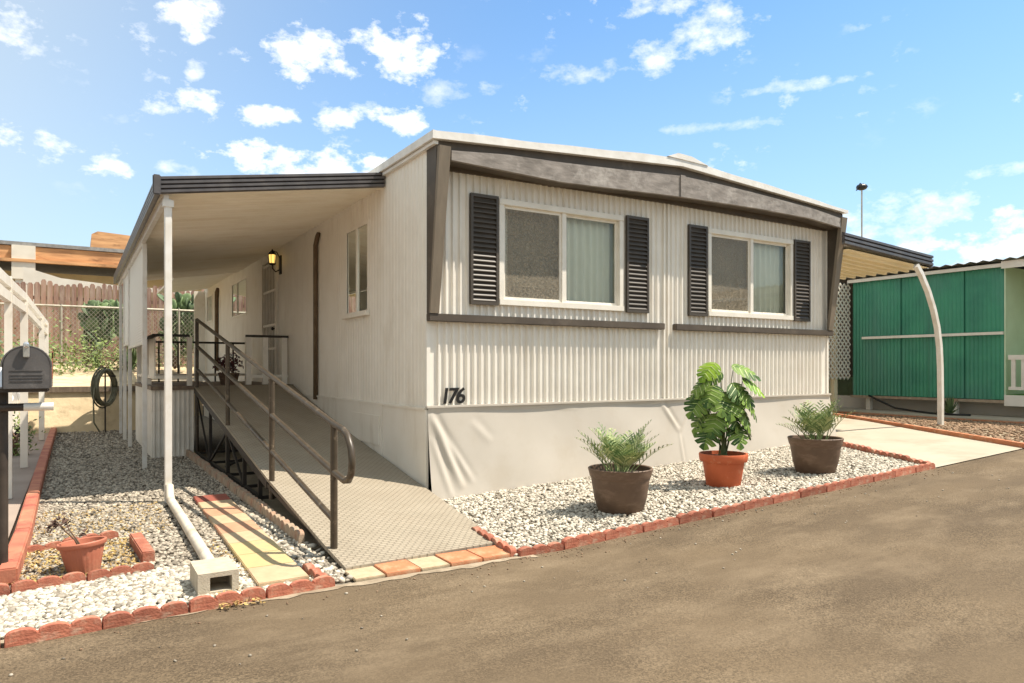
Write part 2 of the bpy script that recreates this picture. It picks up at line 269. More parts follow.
# ------------------------------------------------------------------ helpers
def zg(x):
    if x < 0: return -.12
    return min(-.12 + .045 * x, .30)
def tag(o, label=None, cat=None, group=None, kind=None):
    if label: o['label'] = label
    if cat: o['category'] = cat
    if group: o['group'] = group
    if kind: o['kind'] = kind
    return o
def thing(name, label, cat, loc=(0,0,0), rz=0, group=None):
    o = bpy.data.objects.new(name, None); COL.objects.link(o); o.empty_display_size = .1
    o.location = loc; o.rotation_euler = (0, 0, rz)
    return tag(o, label, cat, group)
def offset(p):
    v = Vector((0,0,0))
    while p is not None:
        v += p.location; p = p.parent
    return v
class MB:
    def __init__(s): s.v = []; s.f = []
    def add(s, vs, fs):
        n = len(s.v); s.v += [tuple(v) for v in vs]; s.f += [tuple(i + n for i in f) for f in fs]; return s
    def hexa(s, p):  # 8 points: bottom 4 ccw, top 4 ccw
        return s.add(p, [(3,2,1,0),(4,5,6,7),(0,1,5,4),(1,2,6,5),(2,3,7,6),(3,0,4,7)])
    def box(s, x0, x1, y0, y1, z0, z1):
        return s.hexa([(x0,y0,z0),(x1,y0,z0),(x1,y1,z0),(x0,y1,z0),(x0,y0,z1),(x1,y0,z1),(x1,y1,z1),(x0,y1,z1)])
    def bar(s, a, b, w, h, up=(0,0,1)):
        a = Vector(a); b = Vector(b); d = (b - a).normalized(); u = Vector(up)
        if abs(d.dot(u)) > .98: u = Vector((0,1,0))
        r = d.cross(u).normalized(); u = r.cross(d).normalized(); r *= w / 2; u *= h / 2
        return s.hexa([a-r-u, a+r-u, b+r-u, b-r-u, a-r+u, a+r+u, b+r+u, b-r+u])
    def tube(s, pts, rad, n=8, caps=True):
        pts = [Vector(p) for p in pts]; rings = []
        if isinstance(rad, (int, float)): rad = [rad] * len(pts)
        prev = None
        for i, p in enumerate(pts):
            d = (pts[min(i+1, len(pts)-1)] - pts[max(i-1, 0)]).normalized()
            if prev is None:
                u = Vector((0,0,1)) if abs(d.z) < .9 else Vector((1,0,0)); r = d.cross(u).normalized()
            else: r = (prev - d * prev.dot(d)).normalized()
            prev = r; q = d.cross(r)
            rings.append([p + (r * math.cos(2*math.pi*k/n) + q * math.sin(2*math.pi*k/n)) * rad[i] for k in range(n)])
        base = len(s.v)
        for rg in rings: s.v += [tuple(x) for x in rg]
        for i in range(len(rings)-1):
            for k in range(n):
                a = base + i*n + k; b = base + i*n + (k+1) % n; s.f.append((a, b, b+n, a+n))
        if caps:
            s.f.append(tuple(base + k for k in reversed(range(n)))); s.f.append(tuple(base + (len(rings)-1)*n + k for k in range(n)))
        return s
    def lathe(s, c, prof, n=32, ribs=0, ribd=0, r0=0, r1=0):
        base = len(s.v); cx, cy, cz = c
        for i, (r, z) in enumerate(prof):
            for k in range(n):
                a = 2*math.pi*k/n; rr = r
                if ribs and r0 <= i <= r1: rr = r + ribd * math.cos(a * ribs)
                s.v.append((cx + rr*math.cos(a), cy + rr*math.sin(a), cz + z))
        for i in range(len(prof)-1):
            for k in range(n):
                a = base+i*n+k; b = base+i*n+(k+1) % n; s.f.append((a, b, b+n, a+n))
        return s
    def prism(s, poly, d):  # poly: 3D points, d: extrusion vector
        n = len(poly); d = Vector(d); p = [Vector(q) for q in poly]; b = len(s.v)
        s.v += [tuple(q) for q in p] + [tuple(q + d) for q in p]
        s.f.append(tuple(b + k for k in reversed(range(n)))); s.f.append(tuple(b + n + k for k in range(n)))
        for k in range(n): s.f.append((b+k, b+(k+1) % n, b+n+(k+1) % n, b+n+k))
        return s
    def grid(s, fn, nu, nv):
        b = len(s.v)
        for i in range(nu+1):
            for j in range(nv+1): s.v.append(tuple(fn(i/nu, j/nv)))
        for i in range(nu):
            for j in range(nv):
                a = b + i*(nv+1) + j; s.f.append((a, a+nv+1, a+nv+2, a+1))
        return s
    def ball(s, c, rx, ry, rz, nu=10, nv=7, rot=None):
        b = len(s.v); c = Vector(c)
        for j in range(nv+1):
            ph = math.pi * j / nv
            for i in range(nu):
                t = 2*math.pi*i/nu; p = Vector((rx*math.sin(ph)*math.cos(t), ry*math.sin(ph)*math.sin(t), rz*math.cos(ph)))
                if rot: p = rot @ p
                s.v.append(tuple(c + p))
        for j in range(nv):
            for i in range(nu):
                a = b+j*nu+i; e = b+j*nu+(i+1) % nu; s.f.append((a, a+nu, e+nu, e))
        return s
    def build(s, name, m, parent=None, at=None, smooth=False, label=None, local=False, bevel=0):
        me = bpy.data.meshes.new(name)
        off = Vector((0,0,0))
        if parent is not None and not local: off = offset(parent)
        if at is not None: off = Vector(at)
        me.from_pydata([(v[0]-off.x, v[1]-off.y, v[2]-off.z) for v in s.v], [], s.f)
        bm = bmesh.new(); bm.from_mesh(me); bmesh.ops.recalc_face_normals(bm, faces=bm.faces)
        if bevel:
            ed = [e for e in bm.edges if len(e.link_faces) == 2 and e.calc_face_angle(0) > .6]
            bmesh.ops.bevel(bm, geom=ed, offset=bevel, segments=2, affect='EDGES', clamp_overlap=True)
        bm.to_mesh(me); bm.free()
        me.materials.append(M[m] if isinstance(m, str) else m)
        if smooth:
            for p in me.polygons: p.use_smooth = True
            if smooth == 'auto': me.set_sharp_from_angle(angle=R(40))
        o = bpy.data.objects.new(name, me); COL.objects.link(o)
        if at is not None: o.location = at
        if parent is not None: o.parent = parent
        if label: o['label'] = label
        return o
def copy_tree(o, parent=None):
    c = o.copy(); COL.objects.link(c)
    if parent is not None: c.parent = parent
    for ch in list(o.children): copy_tree(ch, c)
    return c
def struct(o): o['kind'] = 'structure'; return o

ICO = None
def stones(name, m, pts, size, flat=.65, label=None, cat=None):
    """many small stones in one mesh; pts = array (n,3) of resting places"""
    global ICO
    if ICO is None:
        bm = bmesh.new(); bmesh.ops.create_icosphere(bm, subdivisions=1, radius=1)
        ICO = (np.array([v.co for v in bm.verts]), np.array([[l.vert.index for l in f.loops] for f in bm.faces])); bm.free()
    V, F = ICO; n = len(pts); k = len(V)
    sc = size * (0.55 + rng.random((n,1,1)) * .9) * np.stack([.8 + .5*rng.random((n,1)), .7+.4*rng.random((n,1)), flat*(.7+.5*rng.random((n,1)))], 2)
    vv = V[None] * (1 + (rng.random((n, k, 1)) - .5) * .45) * sc
    a = rng.random(n) * 6.283; b = (rng.random(n) - .5) * 1.2
    ca, sa, cb, sb = np.cos(a)[:,None], np.sin(a)[:,None], np.cos(b)[:,None], np.sin(b)[:,None]
    x, y, z = vv[...,0], vv[...,1], vv[...,2]
    y, z = y*cb - z*sb, y*sb + z*cb
    x, y = x*ca - y*sa, x*sa + y*ca
    vv = np.stack([x, y, z], 2) + pts[:,None,:]
    ff = (F[None] + (np.arange(n)*k)[:,None,None]).reshape(-1)
    me = bpy.data.meshes.new(name); me.vertices.add(n*k); me.vertices.foreach_set('co', vv.reshape(-1).astype(np.float32))
    nf = n*len(F); me.loops.add(nf*3); me.loops.foreach_set('vertex_index', ff.astype(np.int32))
    me.polygons.add(nf); me.polygons.foreach_set('loop_start', np.arange(0, nf*3, 3, dtype=np.int32)); me.polygons.foreach_set('loop_total', np.full(nf, 3, dtype=np.int32))
    me.update(calc_edges=True); me.validate(); me.materials.append(M[m])
    o = bpy.data.objects.new(name, me); COL.objects.link(o); tag(o, label, cat, kind='stuff'); return o
def inpoly(px, py, poly):
    c = np.zeros(len(px), bool); n = len(poly)
    for i in range(n):
        x0, y0 = poly[i]; x1, y1 = poly[(i+1) % n]
        if y0 == y1: continue
        c ^= ((y0 > py) != (y1 > py)) & (px < (x1-x0)*(py-y0)/(y1-y0)+x0)
    return c
def scatter(poly, n, dz=0, falloff=None):
    xs = [p[0] for p in poly]; ys = [p[1] for p in poly]
    x = rng.uniform(min(xs), max(xs), n); y = rng.uniform(min(ys), max(ys), n)
    k = inpoly(x, y, poly)
    if falloff is not None: k &= rng.random(n) < falloff(x, y)
    x, y = x[k], y[k]
    z = np.where(x < 0, -.12, np.minimum(-.12 + .045*x, .30)) + dz
    return np.stack([x, y, z], 1)

# ------------------------------------------------------------------ ground
XS = [-60, -20, -6, 0] + [9.333] + [20, 60, 120]
def sheet(name, m, x0, x1, y0, y1, dz, label=None):
    xs = sorted(set([x0, x1] + [x for x in (-30, -12, -6, -3, 0, 2, 4, 6, 8, 9.333, 12, 20, 40) if x0 < x < x1]))
    b = MB()
    for a, c in zip(xs[:-1], xs[1:]):
        b.add([(a,y0,zg(a)+dz),(c,y0,zg(c)+dz),(c,y1,zg(c)+dz),(a,y1,zg(a)+dz)], [(0,1,2,3)])
    bm_ = b
    o = bm_.build(name, m); me = o.data
    bm = bmesh.new(); bm.from_mesh(me); bmesh.ops.remove_doubles(bm, verts=bm.verts, dist=.0001); bmesh.ops.recalc_face_normals(bm, faces=bm.faces)
    if bm.faces[:] and bm.faces[0].normal.z < 0: bmesh.ops.reverse_faces(bm, faces=bm.faces)
    bm.to_mesh(me); bm.free()
    return struct(o)
sheet('ground', 'earth', -400, 400, -300, 600, -.03)
sheet('road', 'asphalt', -60, 80, -9.5, -2.47, -.012)
# ragged bleached edge along the road
eb = MB(); N = 260
top = []; bot = []
for i in range(N+1):
    x = -14 + 13.75 * i / N
    top.append((x, -2.44, zg(x) - .008)); bot.append((x, -2.50 - .03*math.sin(i*.9) * math.sin(i*.37) - random.random()*.025, zg(x) - .008))
b0 = len(eb.v); eb.v += top + bot
for i in range(N): eb.f.append((i, N+1+i, N+2+i, i+1))
struct(eb.build('road_edge', 'line'))

def poly_sheet(name, m, poly, dz):
    b = MB(); b.add([(x, y, 0) for x, y in poly], [tuple(range(len(poly)))])
    o = b.build(name, m); me = o.data
    bm = bmesh.new(); bm.from_mesh(me)
    for xc in (0, 9.333): bmesh.ops.bisect_plane(bm, geom=bm.verts[:]+bm.edges[:]+bm.faces[:], plane_co=(xc,0,0), plane_no=(1,0,0))
    for v in bm.verts: v.co.z = zg(v.co.x) + dz
    bmesh.ops.recalc_face_normals(bm, faces=bm.faces)
    for f in bm.faces:
        if f.normal.z < 0: f.normal_flip()
    bm.to_mesh(me); bm.free(); return struct(o)
BED = [(-.40,-2.44),(5.36,-2.44),(6.62,.1),(0.0,.1),(-.02,-.12)]
poly_sheet('white_gravel_bed_base', 'gravelbase', BED, -.012)
poly_sheet('driveway', 'concrete', [(5.40,-2.46),(7.62,-2.46),(9.8,1.6),(16.2,13.2),(16.2,16),(6.9,16),(6.9,.7)], -.004)
poly_sheet('side_yard', 'gravelbase', [(-3.62,-2.44),(-1.62,-2.44),(-1.62,6),(0,6),(0,16),(-3.62,16)], -.02)
poly_sheet('neighbour_driveway', 'slab', [(-9,-2.44),(-3.70,-2.44),(-3.70,11.5),(-9,11.5)], -.006)
poly_sheet('neighbour_strip', 'earth', [(7.62,-2.46),(12.0,-2.46),(12.3,4),(11.2,4),(9.8,1.6)], -.006)
# neighbour's concrete walk beside its porch
b = MB(); b.box(11.15, 12.6, -6, 6, .2, .335); struct(b.build('neighbour_walk', 'concrete'))
# raised bank behind the yard
b = MB()
b.grid(lambda u, v: (-14 + 12.1*u, 11.75 + 9*v, .82 + .62*min(1, v*1.6) + .04*math.sin(u*19)*math.sin(v*7)), 40, 20)
b.grid(lambda u, v: (-1.9 + 14*u, 15.9 + 5*v, .92 + .52*min(1, v*1.6)), 10, 8)
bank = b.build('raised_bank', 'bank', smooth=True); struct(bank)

# loose stone
P1 = scatter(BED, 27000, .000); stones('white_gravel', 'whitestone', P1, .0165, .7, 'white landscape gravel filling the bed in front of the mobile home', 'gravel')
P1 = scatter([(-3.75,-2.42),(-2.0,-2.42),(-2.25,-1.5),(-2.7,-1.48),(-3.75,-1.62)], 4300, .0); stones('white_pebbles', 'whitestone', P1, .019, .65, 'larger white pebbles along the road edge at the left', 'pebbles')
P1 = scatter([(-3.58,-1.6),(-1.66,-2.4),(-1.66,5.2),(-2.2,11.4),(-3.58,11.4)], 42000, -.005, lambda x, y: np.clip(1.15 - (y+1)*.085, .16, 1) )
stones('grey_gravel', 'greystone', P1, .0165, .7, 'grey gravel covering the side yard under the carport', 'gravel')
P1 = scatter([(-2.2,-2.38),(-1.62,-2.38),(-1.62,-.2),(-2.0,.6)], 900, .002); stones('white_pebbles', 'whitestone', P1, .024, .65, 'white pebbles mixed into the gap between the pavers and the ramp', 'pebbles')
P1 = scatter([(-4.0,-2.95),(5.5,-2.75),(5.5,-2.50),(-.3,-2.50),(-4.0,-2.66)], 5200, -.008, lambda x, y: np.clip(np.exp(-(-2.5-y)*14), .01, 1)*.5)
stones('road_grit', 'brownstone', P1, .0065, .6, 'fine brown grit gathered along the edge of the road', 'grit')
P1 = scatter([(-4.0,-3.6),(5.5,-3.6),(5.5,-2.52),(-.3,-2.52),(-4.0,-2.68)], 80, -.008)
stones('stray_gravel', 'greystone', P1, .008, .6, 'stray bits of white gravel scattered on the road near the beds', 'gravel')
P1 = scatter([(7.75,-2.4),(11.05,-2.4),(11.05,3.5),(10.9,3.5),(9.9,1.6)], 5200, .0); stones('brown_gravel', 'brownstone', P1, .028, .5, 'brown mulch and gravel strip beside the neighbour walk', 'mulch')

# ------------------------------------------------------------------ the mobile home
home = thing('mobile_home', 'white corrugated double wide mobile home with dark brown fascia and shutters, numbered 176', 'mobile home', (0,0,0))
L = 15.4; XR = 6.9
def arch(x, a, b, c, xm=3.45):  # linear rise to the ridge and down
    return a + (b-a)*x/xm if x < xm else b + (c-b)*(x-xm)/(XR-xm)
ztopw = lambda x: arch(x, 3.56, 3.62, 3.56)
def corr(axis, a0, a1, z0, ztop, pitch, depth, holes, flats=(), out=-1, base=0.0, side=0):
    """corrugated sheet along axis x (plane y=base) or y (plane x=base); holes = (a,b,z0,z1)"""
    xs = set([a0, a1]); k = 0; x = a0
    prof = [(0,0),(.22,0),(.38,1),(.62,1),(.78,0)] if not side else [(0,0),(.10,-.8),(.2,0),(.6,0)]
    pts = {}
    n = int((a1-a0)/pitch) + 1
    for i in range(n):
        for u, d in prof:
            xx = a0 + (i+u)*pitch
            if xx < a1: pts[round(xx, 5)] = d*depth
    ks = sorted(pts)
    def dep(x):
        for f0, f1 in flats:
            if f0 <= x <= f1: return 0
        return float(np.interp(x, ks, [pts[q] for q in ks]))
    for h in holes: xs |= {h[0], h[1]}
    for f in flats: xs |= {f[0], f[1]}
    xs |= set(ks); xs = sorted(x for x in xs if a0 <= x <= a1)
    b = MB(); 
    def P(a, z, d): return (a, base + out*d, z) if axis == 'x' else (base + out*d, a, z)
    for p, q in zip(xs[:-1], xs[1:]):
        if q - p < 1e-5: continue
        mid = (p+q)/2; segs = [(z0, None)]
        zz = [z0]
        for h in sorted(holes, key=lambda h: h[2]):
            if h[0] - 1e-6 <= mid <= h[1] + 1e-6: zz += [h[2], h[3]]
        zz.append(None)
        for i in range(0, len(zz), 2):
            lo, hi = zz[i], zz[i+1]
            d0, d1 = dep(p), dep(q)
            t0 = ztop(p) if hi is None else hi; t1 = ztop(q) if hi is None else hi
            b.add([P(p, lo, d0), P(q, lo, d1), P(q, t1, d1), P(p, t0, d0)], [(0,1,2,3)])
    return b
WL = (.88, 2.70, 2.01, 3.21); WR = (4.22, 6.02, 2.01, 3.21)
flat = ((0,.12),(3.36,3.52),(6.8,6.9))
corr('x', 0, XR, 1.84, ztopw, .088, .025, [WL, WR], flat, base=-.004).build('upper_siding', 'wall', home)
corr('x', 0, XR, .86, lambda x: 1.84, .088, .025, [], flat, base=-.004).build('lower_siding', 'wall', home)
# seam where the two halves meet
b = MB(); b.box(3.40, 3.425, -.034, -.006, .86, 3.5); b.box(3.475, 3.50, -.034, -.006, .86, 3.5); b.build('seam_strip', 'wall', home)
for xa in (-.012, 6.873): b = MB(); b.box(xa, xa+.042, -.02, .02, .86, 3.56); b.build('corner_strip', 'wall', home)
# long side wall facing the carport
SW = (1.80, 2.62, 2.04, 3.15); RW = (9.45, 11.1, 2.5, 3.25); NW = (14.05, 14.85, 2.6, 3.27); DR = (6.62, 7.70, 1.02, 3.32)
corr('y', 0, L, .84, lambda y: 3.62, .10, .015, [SW, RW, NW, DR], ((DR[0]-.1, DR[1]+.1),), out=-1, base=-.004, side=1).build('side_siding', 'wallside', home)
b = MB(); b.box(6.88, 6.904, .02, L, .84, 3.62); b.box(0.0, 6.9, L-.02, L, .3, 3.62); b.build('rear_siding', 'wall', home)
b = MB(); b.box(.1, 6.8, .25, L-.1, .80, .84); b.box(.1, 6.8, .1, L-.1, 3.55, 3.57); b.build('interior_floor_and_ceiling', 'interior', home)
b = MB(); b.box(.02, 6.8, 3.0, 3.06, .84, 3.55); b.box(3.3, 3.36, .3, 3.0, .84, 3.55); b.box(.10,.13, 3.1, 6.4, .84, 3.55); b.box(3.6,3.66,3.1,L-.1,.84,3.55); b.build('interior_wall', 'interior', home)
# skirting
def skf(u, v):
    x = -.01 + 6.93*u; zb = zg(x) - .03; z = .865*(v) + zb*(1-v)
    bul = .13*(1-v)**1.2
    f = 0
    # hanging folds at the left corner and at the seam
    for (xa, za, xb, zb2, w, h) in ((.02,.80,.36,-.02,.035,.05),(.05,.74,.5,.02,.03,.025),(.02,.55,.22,-.1,.03,.03),(3.35,.84,3.62,.45,.03,.035),(3.85,.84,3.62,.42,.03,.03),(3.62,.45,3.63,-.02,.02,.03),(1.2,.85,2.0,.80,.02,.012),(.5,.7,.75,.45,.04,.012)):
        d = Vector((xb-xa, zb2-za)); t = ((x-xa)*d.x + (z-za)*d.y)/d.length_squared
        if -.05 < t < 1.05:
            px = x - (xa + d.x*t); pz = z - (za + d.y*t)
            q = (px*(-d.y) + pz*d.x)/d.length
            h *= .5; f += h*math.exp(-(q/w)**2)*math.sin(math.pi*min(max(t,0),1))**.5 - h*.6*math.exp(-((q-w*1.8)/w)**2)*math.sin(math.pi*min(max(t,0),1))**.5
    lip = .012 if v > .96 else 0
    return (x, -.035 - bul - f - lip + .006*math.sin(x*3.1+z*5), z)
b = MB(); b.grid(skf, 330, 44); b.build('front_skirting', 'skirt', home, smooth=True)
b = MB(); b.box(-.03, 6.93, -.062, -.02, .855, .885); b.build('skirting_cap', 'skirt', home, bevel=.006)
b = MB()
b.box(-.028, .0, -.035, 1.22, -.12, .84); b.box(-.034, .0, 1.225, 2.415, -.12, .836); b.box(-.028, .0, 2.42, L, -.12, .84)
b.box(6.9, 6.93, 0, L, .0, .86); b.build('side_skirting', 'wallside', home)
b = MB(); b.box(-.042, -.0, 0, 6.55, .835, .86); b.box(-.05, -.036, 1.30, 2.32, .34, .70); b.build('skirting_ledge', 'wallside', home)
# band under the windows
b = MB(); b.box(-.02, 3.36, -.10, -.024, 1.79, 1.872); b.build('trim_band', 'trim', home, bevel=.006)
b = MB(); b.box(3.56, 6.93, -.10, -.024, 1.79, 1.872); b.build('trim_band', 'trim', home, bevel=.006)
# projecting eyebrow: recess strip, board, soffit
YF = -.28
def strip(fz0, fz1, y0, y1, m, name, x0=-.0, x1=6.9, wob=0):
    b = MB(); n = 48
    for i in range(n):
        a = x0+(x1-x0)*i/n; c = x0+(x1-x0)*(i+1)/n
        b.hexa([(a,y0,fz0(a)),(c,y0,fz0(c)),(c,y1,fz0(c)),(a,y1,fz0(a)),(a,y0,fz1(a)+wob*math.sin(a*4)*math.sin(a*1.7)),(c,y0,fz1(c)+wob*math.sin(c*4)*math.sin(c*1.7)),(c,y1,fz1(c)),(a,y1,fz1(a))])
    return b.build(name, m, home)
bb = lambda x: float(np.interp(x, [0,.2,1.56,3.45,4.9,6.07,6.9], [3.47,3.468,3.43,3.495,3.515,3.50,3.43]))
bt = lambda x: float(np.interp(x, [0,.2,.8,1.56,2.4,3.45,4.2,4.9,6.07,6.9], [3.56,3.575,3.63,3.655,3.70,3.765,3.75,3.72,3.66,3.57]))
dt = lambda x: arch(x, 3.665, 3.885, 3.675)
wt_ = lambda x: arch(x, 3.745, 3.985, 3.725)
strip(bb, bt, YF-.03, YF+.02, 'board', 'fascia_board', .14, 6.87)
b = MB(); b.box(3.42, 3.50, YF-.045, YF-.031, 3.49, 3.77); b.build('fascia_joint_plate', 'board', home)
strip(lambda x: bb(x)+.01, dt, YF+.021, YF+.05, 'trim', 'fascia_backing', -.01, 6.91)
strip(lambda x: bb(x)+.012, lambda x: bb(x)+.03, YF+.05, -.0, 'trim', 'soffit', .0, 6.9)
strip(lambda x: 3.43+.03*(1-abs(x-3.45)/3.45), lambda x: 3.58, -.055, -.022, 'trim', 'shaded_frieze', .13, 6.80)  # wall-top trim with the eave shadow painted in as dark colour
strip(dt, wt_, YF-.05, YF-.02, 'roofwhite', 'roof_edge', -.06, 6.96, .008)
# fins at both ends
for (xa, xb) in ((-.012, .02), (6.885, 6.917)):
    b = MB(); b.prism([(xa,-.018,1.872),(xa,-.075,1.872),(xa,YF+.02,3.45),(xa,YF+.02,3.66),(xa,-.018,3.66)], (xb-xa,0,0)); b.build('fin', 'trim', home)
for xa, xb in ((-.008, .122), (6.80, 6.93)):
    b = MB(); b.hexa([(xa-.004,-.108,1.874),(xb-.03,-.108,1.874),(xb-.03,-.066,1.874),(xa-.004,-.066,1.874),(xa,YF-.055,3.60),(xb,YF-.055,3.60),(xb,YF-.0,3.60),(xa,YF-.0,3.60)])
    b.build('fin_board', 'post', home)
# roof
def roofz(x): return arch(x, 3.72, 3.96, 3.70)
b = MB(); n = 24
for i in range(n):
    a = -.06+7.02*i/n; c = -.06+7.02*(i+1)/n
    b.hexa([(a,YF-.02,dt(a)),(c,YF-.02,dt(c)),(c,L+.1,dt(c)),(a,L+.1,dt(a)),(a,YF-.02,roofz(a)),(c,YF-.02,roofz(c)),(c,L+.1,roofz(c)),(a,L+.1,roofz(a))])
roof = b.build('roof', 'roofwhite', home)
b = MB(); b.box(-.085, -.06, YF-.05, L+.1, 3.66, 3.745); b.box(-.05, 0.0, YF, L, 3.62, 3.655); b.build('gutter_edge', 'roofwhite', roof)
b = MB(); b.prism([(3.18,YF-.06,3.975),(3.36,YF-.06,4.04),(3.6,YF-.06,4.03),(3.9,YF-.06,3.955)], (0,.9,0)); b.build('ridge_cap', 'roofwhite', roof)

def window(axis, a0, a1, z0, z1, plane, parent, mull, screen_first=True, fw=.055):
    """sliding window with frame, two panes, insect screen on one sash, curtains behind"""
    def bx(b, p, q, zz0, zz1, d0, d1):
        if axis == 'x': b.box(p, q, plane-d1, plane-d0, zz0, zz1)
        else: b.box(plane-d1, plane-d0, p, q, zz0, zz1)
    f = MB()
    bx(f, a0-fw, a1+fw, z1-.012, z1+fw, -.05, .05); bx(f, a0-fw, a1+fw, z0-fw, z0+.012, -.05, .055)
    bx(f, a0-fw, a0+.012, z0+.012, z1-.012, -.05, .045); bx(f, a1-.012, a1+fw, z0+.012, z1-.012, -.05, .045)
    w = f.build('window', 'white', parent, bevel=.004)
    s = MB(); bx(s, mull-.03, mull+.03, z0+.012, z1-.012, -.03, .03)
    for (p, q, dd) in ((a0+.012, mull-.03, .012), (mull+.03, a1-.012, -.01)):
        bx(s, p, q, z0+.012, z0+.045, dd-.02, dd); bx(s, p, q, z1-.045, z1-.012, dd-.02, dd)
        bx(s, p, p+.03, z0+.045, z1-.045, dd-.02, dd); bx(s, q-.03, q, z0+.045, z1-.045, dd-.02, dd)
    s.build('sash', 'white', w)
    for (p, q, dd) in ((a0+.042, mull-.06, -.004), (mull+.06, a1-.042, -.026)):
        g = MB()
        if axis == 'x': g.add([(p,plane-dd,z0+.045),(q,plane-dd,z0+.045),(q,plane-dd,z1-.045),(p,plane-dd,z1-.045)], [(0,1,2,3)])
        else: g.add([(plane-dd,p,z0+.045),(plane-dd,q,z0+.045),(plane-dd,q,z1-.045),(plane-dd,p,z1-.045)], [(0,1,2,3)])
        g.build('pane', 'glass', w)
    if screen_first:
        p, q = a0+.03, mull-.032; g = MB()
        g.add([(p,plane-.008,z0+.03),(q,plane-.008,z0+.03),(q,plane-.008,z1-.03),(p,plane-.008,z1-.03)], [(0,1,2,3)])
        g.build('insect_screen', 'screen', w)
    return w
def curtain(x0, x1, y, z0, z1, parent, m='curtain', amp=.025, wl=.11):
    b = MB(); n = int((x1-x0)/.012)
    b.grid(lambda u, v: (x0+(x1-x0)*u, y+amp*math.sin((x0+(x1-x0)*u)/wl*6.283+.8*math.sin(u*9)), z0+(z1-z0)*v), n, 1)
    return b.build('curtain', m, parent, smooth=True)
for (a0, a1, z0, z1) in (WL, WR):
    mu = a0 + .50*(a1-a0)
    w = window('x', a0+.05, a1-.05, z0+.05, z1-.05, 0, home, mu)
    curtain(mu+.05 if a0 < 3 else a0+1.0, a1+.05, .14, z0-.1, z1+.1, w); curtain(a0, a0+.24, .16, z0-.1, z1+.1, w)
    b = MB(); b.box(a0+.02, a1-.02, .20, .206, z0+.25, z1+.05); b.build('blind', 'blind', w)
def slimwin(q, mu):
    f = MB(); y0, y1, z0, z1 = q
    f.box(-.016,-.006,y0-.05,y1+.05,z1,z1+.05); f.box(-.02,-.006,y0-.05,y1+.05,z0-.05,z0); f.box(-.016,-.006,y0-.05,y0,z0,z1); f.box(-.016,-.006,y1,y1+.05,z0,z1); f.box(-.018,.004,mu-.02,mu+.02,z0,z1)
    w = f.build('window', 'wallside', home)
    for p, r in ((y0, mu-.02), (mu+.02, y1)):
        g = MB(); g.add([(0,p,z0),(0,r,z0),(0,r,z1),(0,p,z1)], [(0,1,2,3)]); g.build('pane', 'glass', w)
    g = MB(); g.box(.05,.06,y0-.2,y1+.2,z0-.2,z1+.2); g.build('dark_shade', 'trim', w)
slimwin(SW, (SW[0]+SW[1])/2)
def sidewin(q):
    slimwin(q, (q[0]+q[1])/2+.2)
sidewin(RW); sidewin(NW)
for q in (SW,):
    b = MB(); b.box(-.07,-.012, q[0]-.08, q[1]+.08, q[2]-.075, q[2]-.03); b.build('window_sill', 'wallside', home)
# shutters, louvred
for (x0, x1) in ((.50,.855),(2.74,3.11),(3.83,4.18),(6.03,6.40)):
    s = MB(); y0, y1 = -.070, -.032
    s.box(x0, x0+.03, y0, y1, 1.995, 3.225); s.box(x1-.03, x1, y0, y1, 1.995, 3.225); s.box(x0+.03, x1-.03, y0, y1, 1.995, 2.03); s.box(x0+.03, x1-.03, y0, y1, 3.19, 3.225)
    s.box(x0+.03, x1-.03, y1-.008, y1, 2.03, 3.19)
    sh = s.build('shutter', 'shutter', home)
    l = MB(); nl = 21
    for i in range(nl):
        z = 2.034 + 1.15*i/nl
        l.hexa([(x0+.031,y0+.002,z),(x1-.031,y0+.002,z),(x1-.031,y1-.012,z+.035),(x0+.031,y1-.012,z+.035),(x0+.031,y0+.002,z+.010),(x1-.031,y0+.002,z+.010),(x1-.031,y1-.012,z+.045),(x0+.031,y1-.012,z+.045)])
    l.build('louvres', 'shutter', sh)
# house number
num = MB(); num.box(.16, .168, -.036, -.03, .92, .928)
nroot = None
def text_mesh(s, size, depth, shear=0, bold=0):
    cu = bpy.data.curves.new('digit', 'FONT'); cu.body = s; cu.size = size; cu.extrude = depth; cu.shear = shear; cu.offset = bold; cu.resolution_u = 4
    o = bpy.data.objects.new('digit', cu); COL.objects.link(o)
    bpy.context.view_layer.update()
    me = bpy.data.meshes.new_from_object(o.evaluated_get(bpy.context.evaluated_depsgraph_get())); bpy.data.objects.remove(o); me.name = 'digit'
    return me
hn = None
for i, ch in enumerate('176'):
    me = text_mesh(ch, .24, .007, .14, .004); me.materials.clear(); me.materials.append(M['black'])
    o = bpy.data.objects.new('house_digit', me); COL.objects.link(o); o.parent = home
    o.rotation_euler = (R(90), 0, 0); o.location = (.135 + (.0,.088,.185)[i], -.036, .905)
# door with security grille, frame, lantern
b = MB(); b.box(.0, .03, DR[0], DR[1], DR[2], DR[3]); door = b.build('door', 'doorpaint', home)
b = MB()
for (y0, y1, z0, z1) in ((DR[0]-.06, DR[0], DR[2], DR[3]+.05), (DR[1], DR[1]+.06, DR[2], DR[3]+.05), (DR[0], DR[1], DR[3], DR[3]+.05)): b.box(-.05, .0, y0, y1, z0, z1)
b.build('door_frame', 'wallside', door)
b = MB()
for i in range(9):
    y = DR[0]+.04+(DR[1]-DR[0]-.08)*i/8; b.box(-.032, -.018, y-.012, y+.012, DR[2]+.04, DR[3]-.02)
for z in (DR[2]+.06, 1.65, 2.1, 2.75, DR[3]-.05): b.box(-.036, -.014, DR[0]+.02, DR[1]-.02, z-.02, z+.02)
b.build('security_grille', 'white', door)
b = MB(); b.ball((-.07, DR[0]+.12, 2.02), .03,.03,.03); b.tube([(-.03,DR[0]+.12,2.02),(-.06,DR[0]+.12,2.02)], .012); b.build('handle', 'black', door, smooth=True)
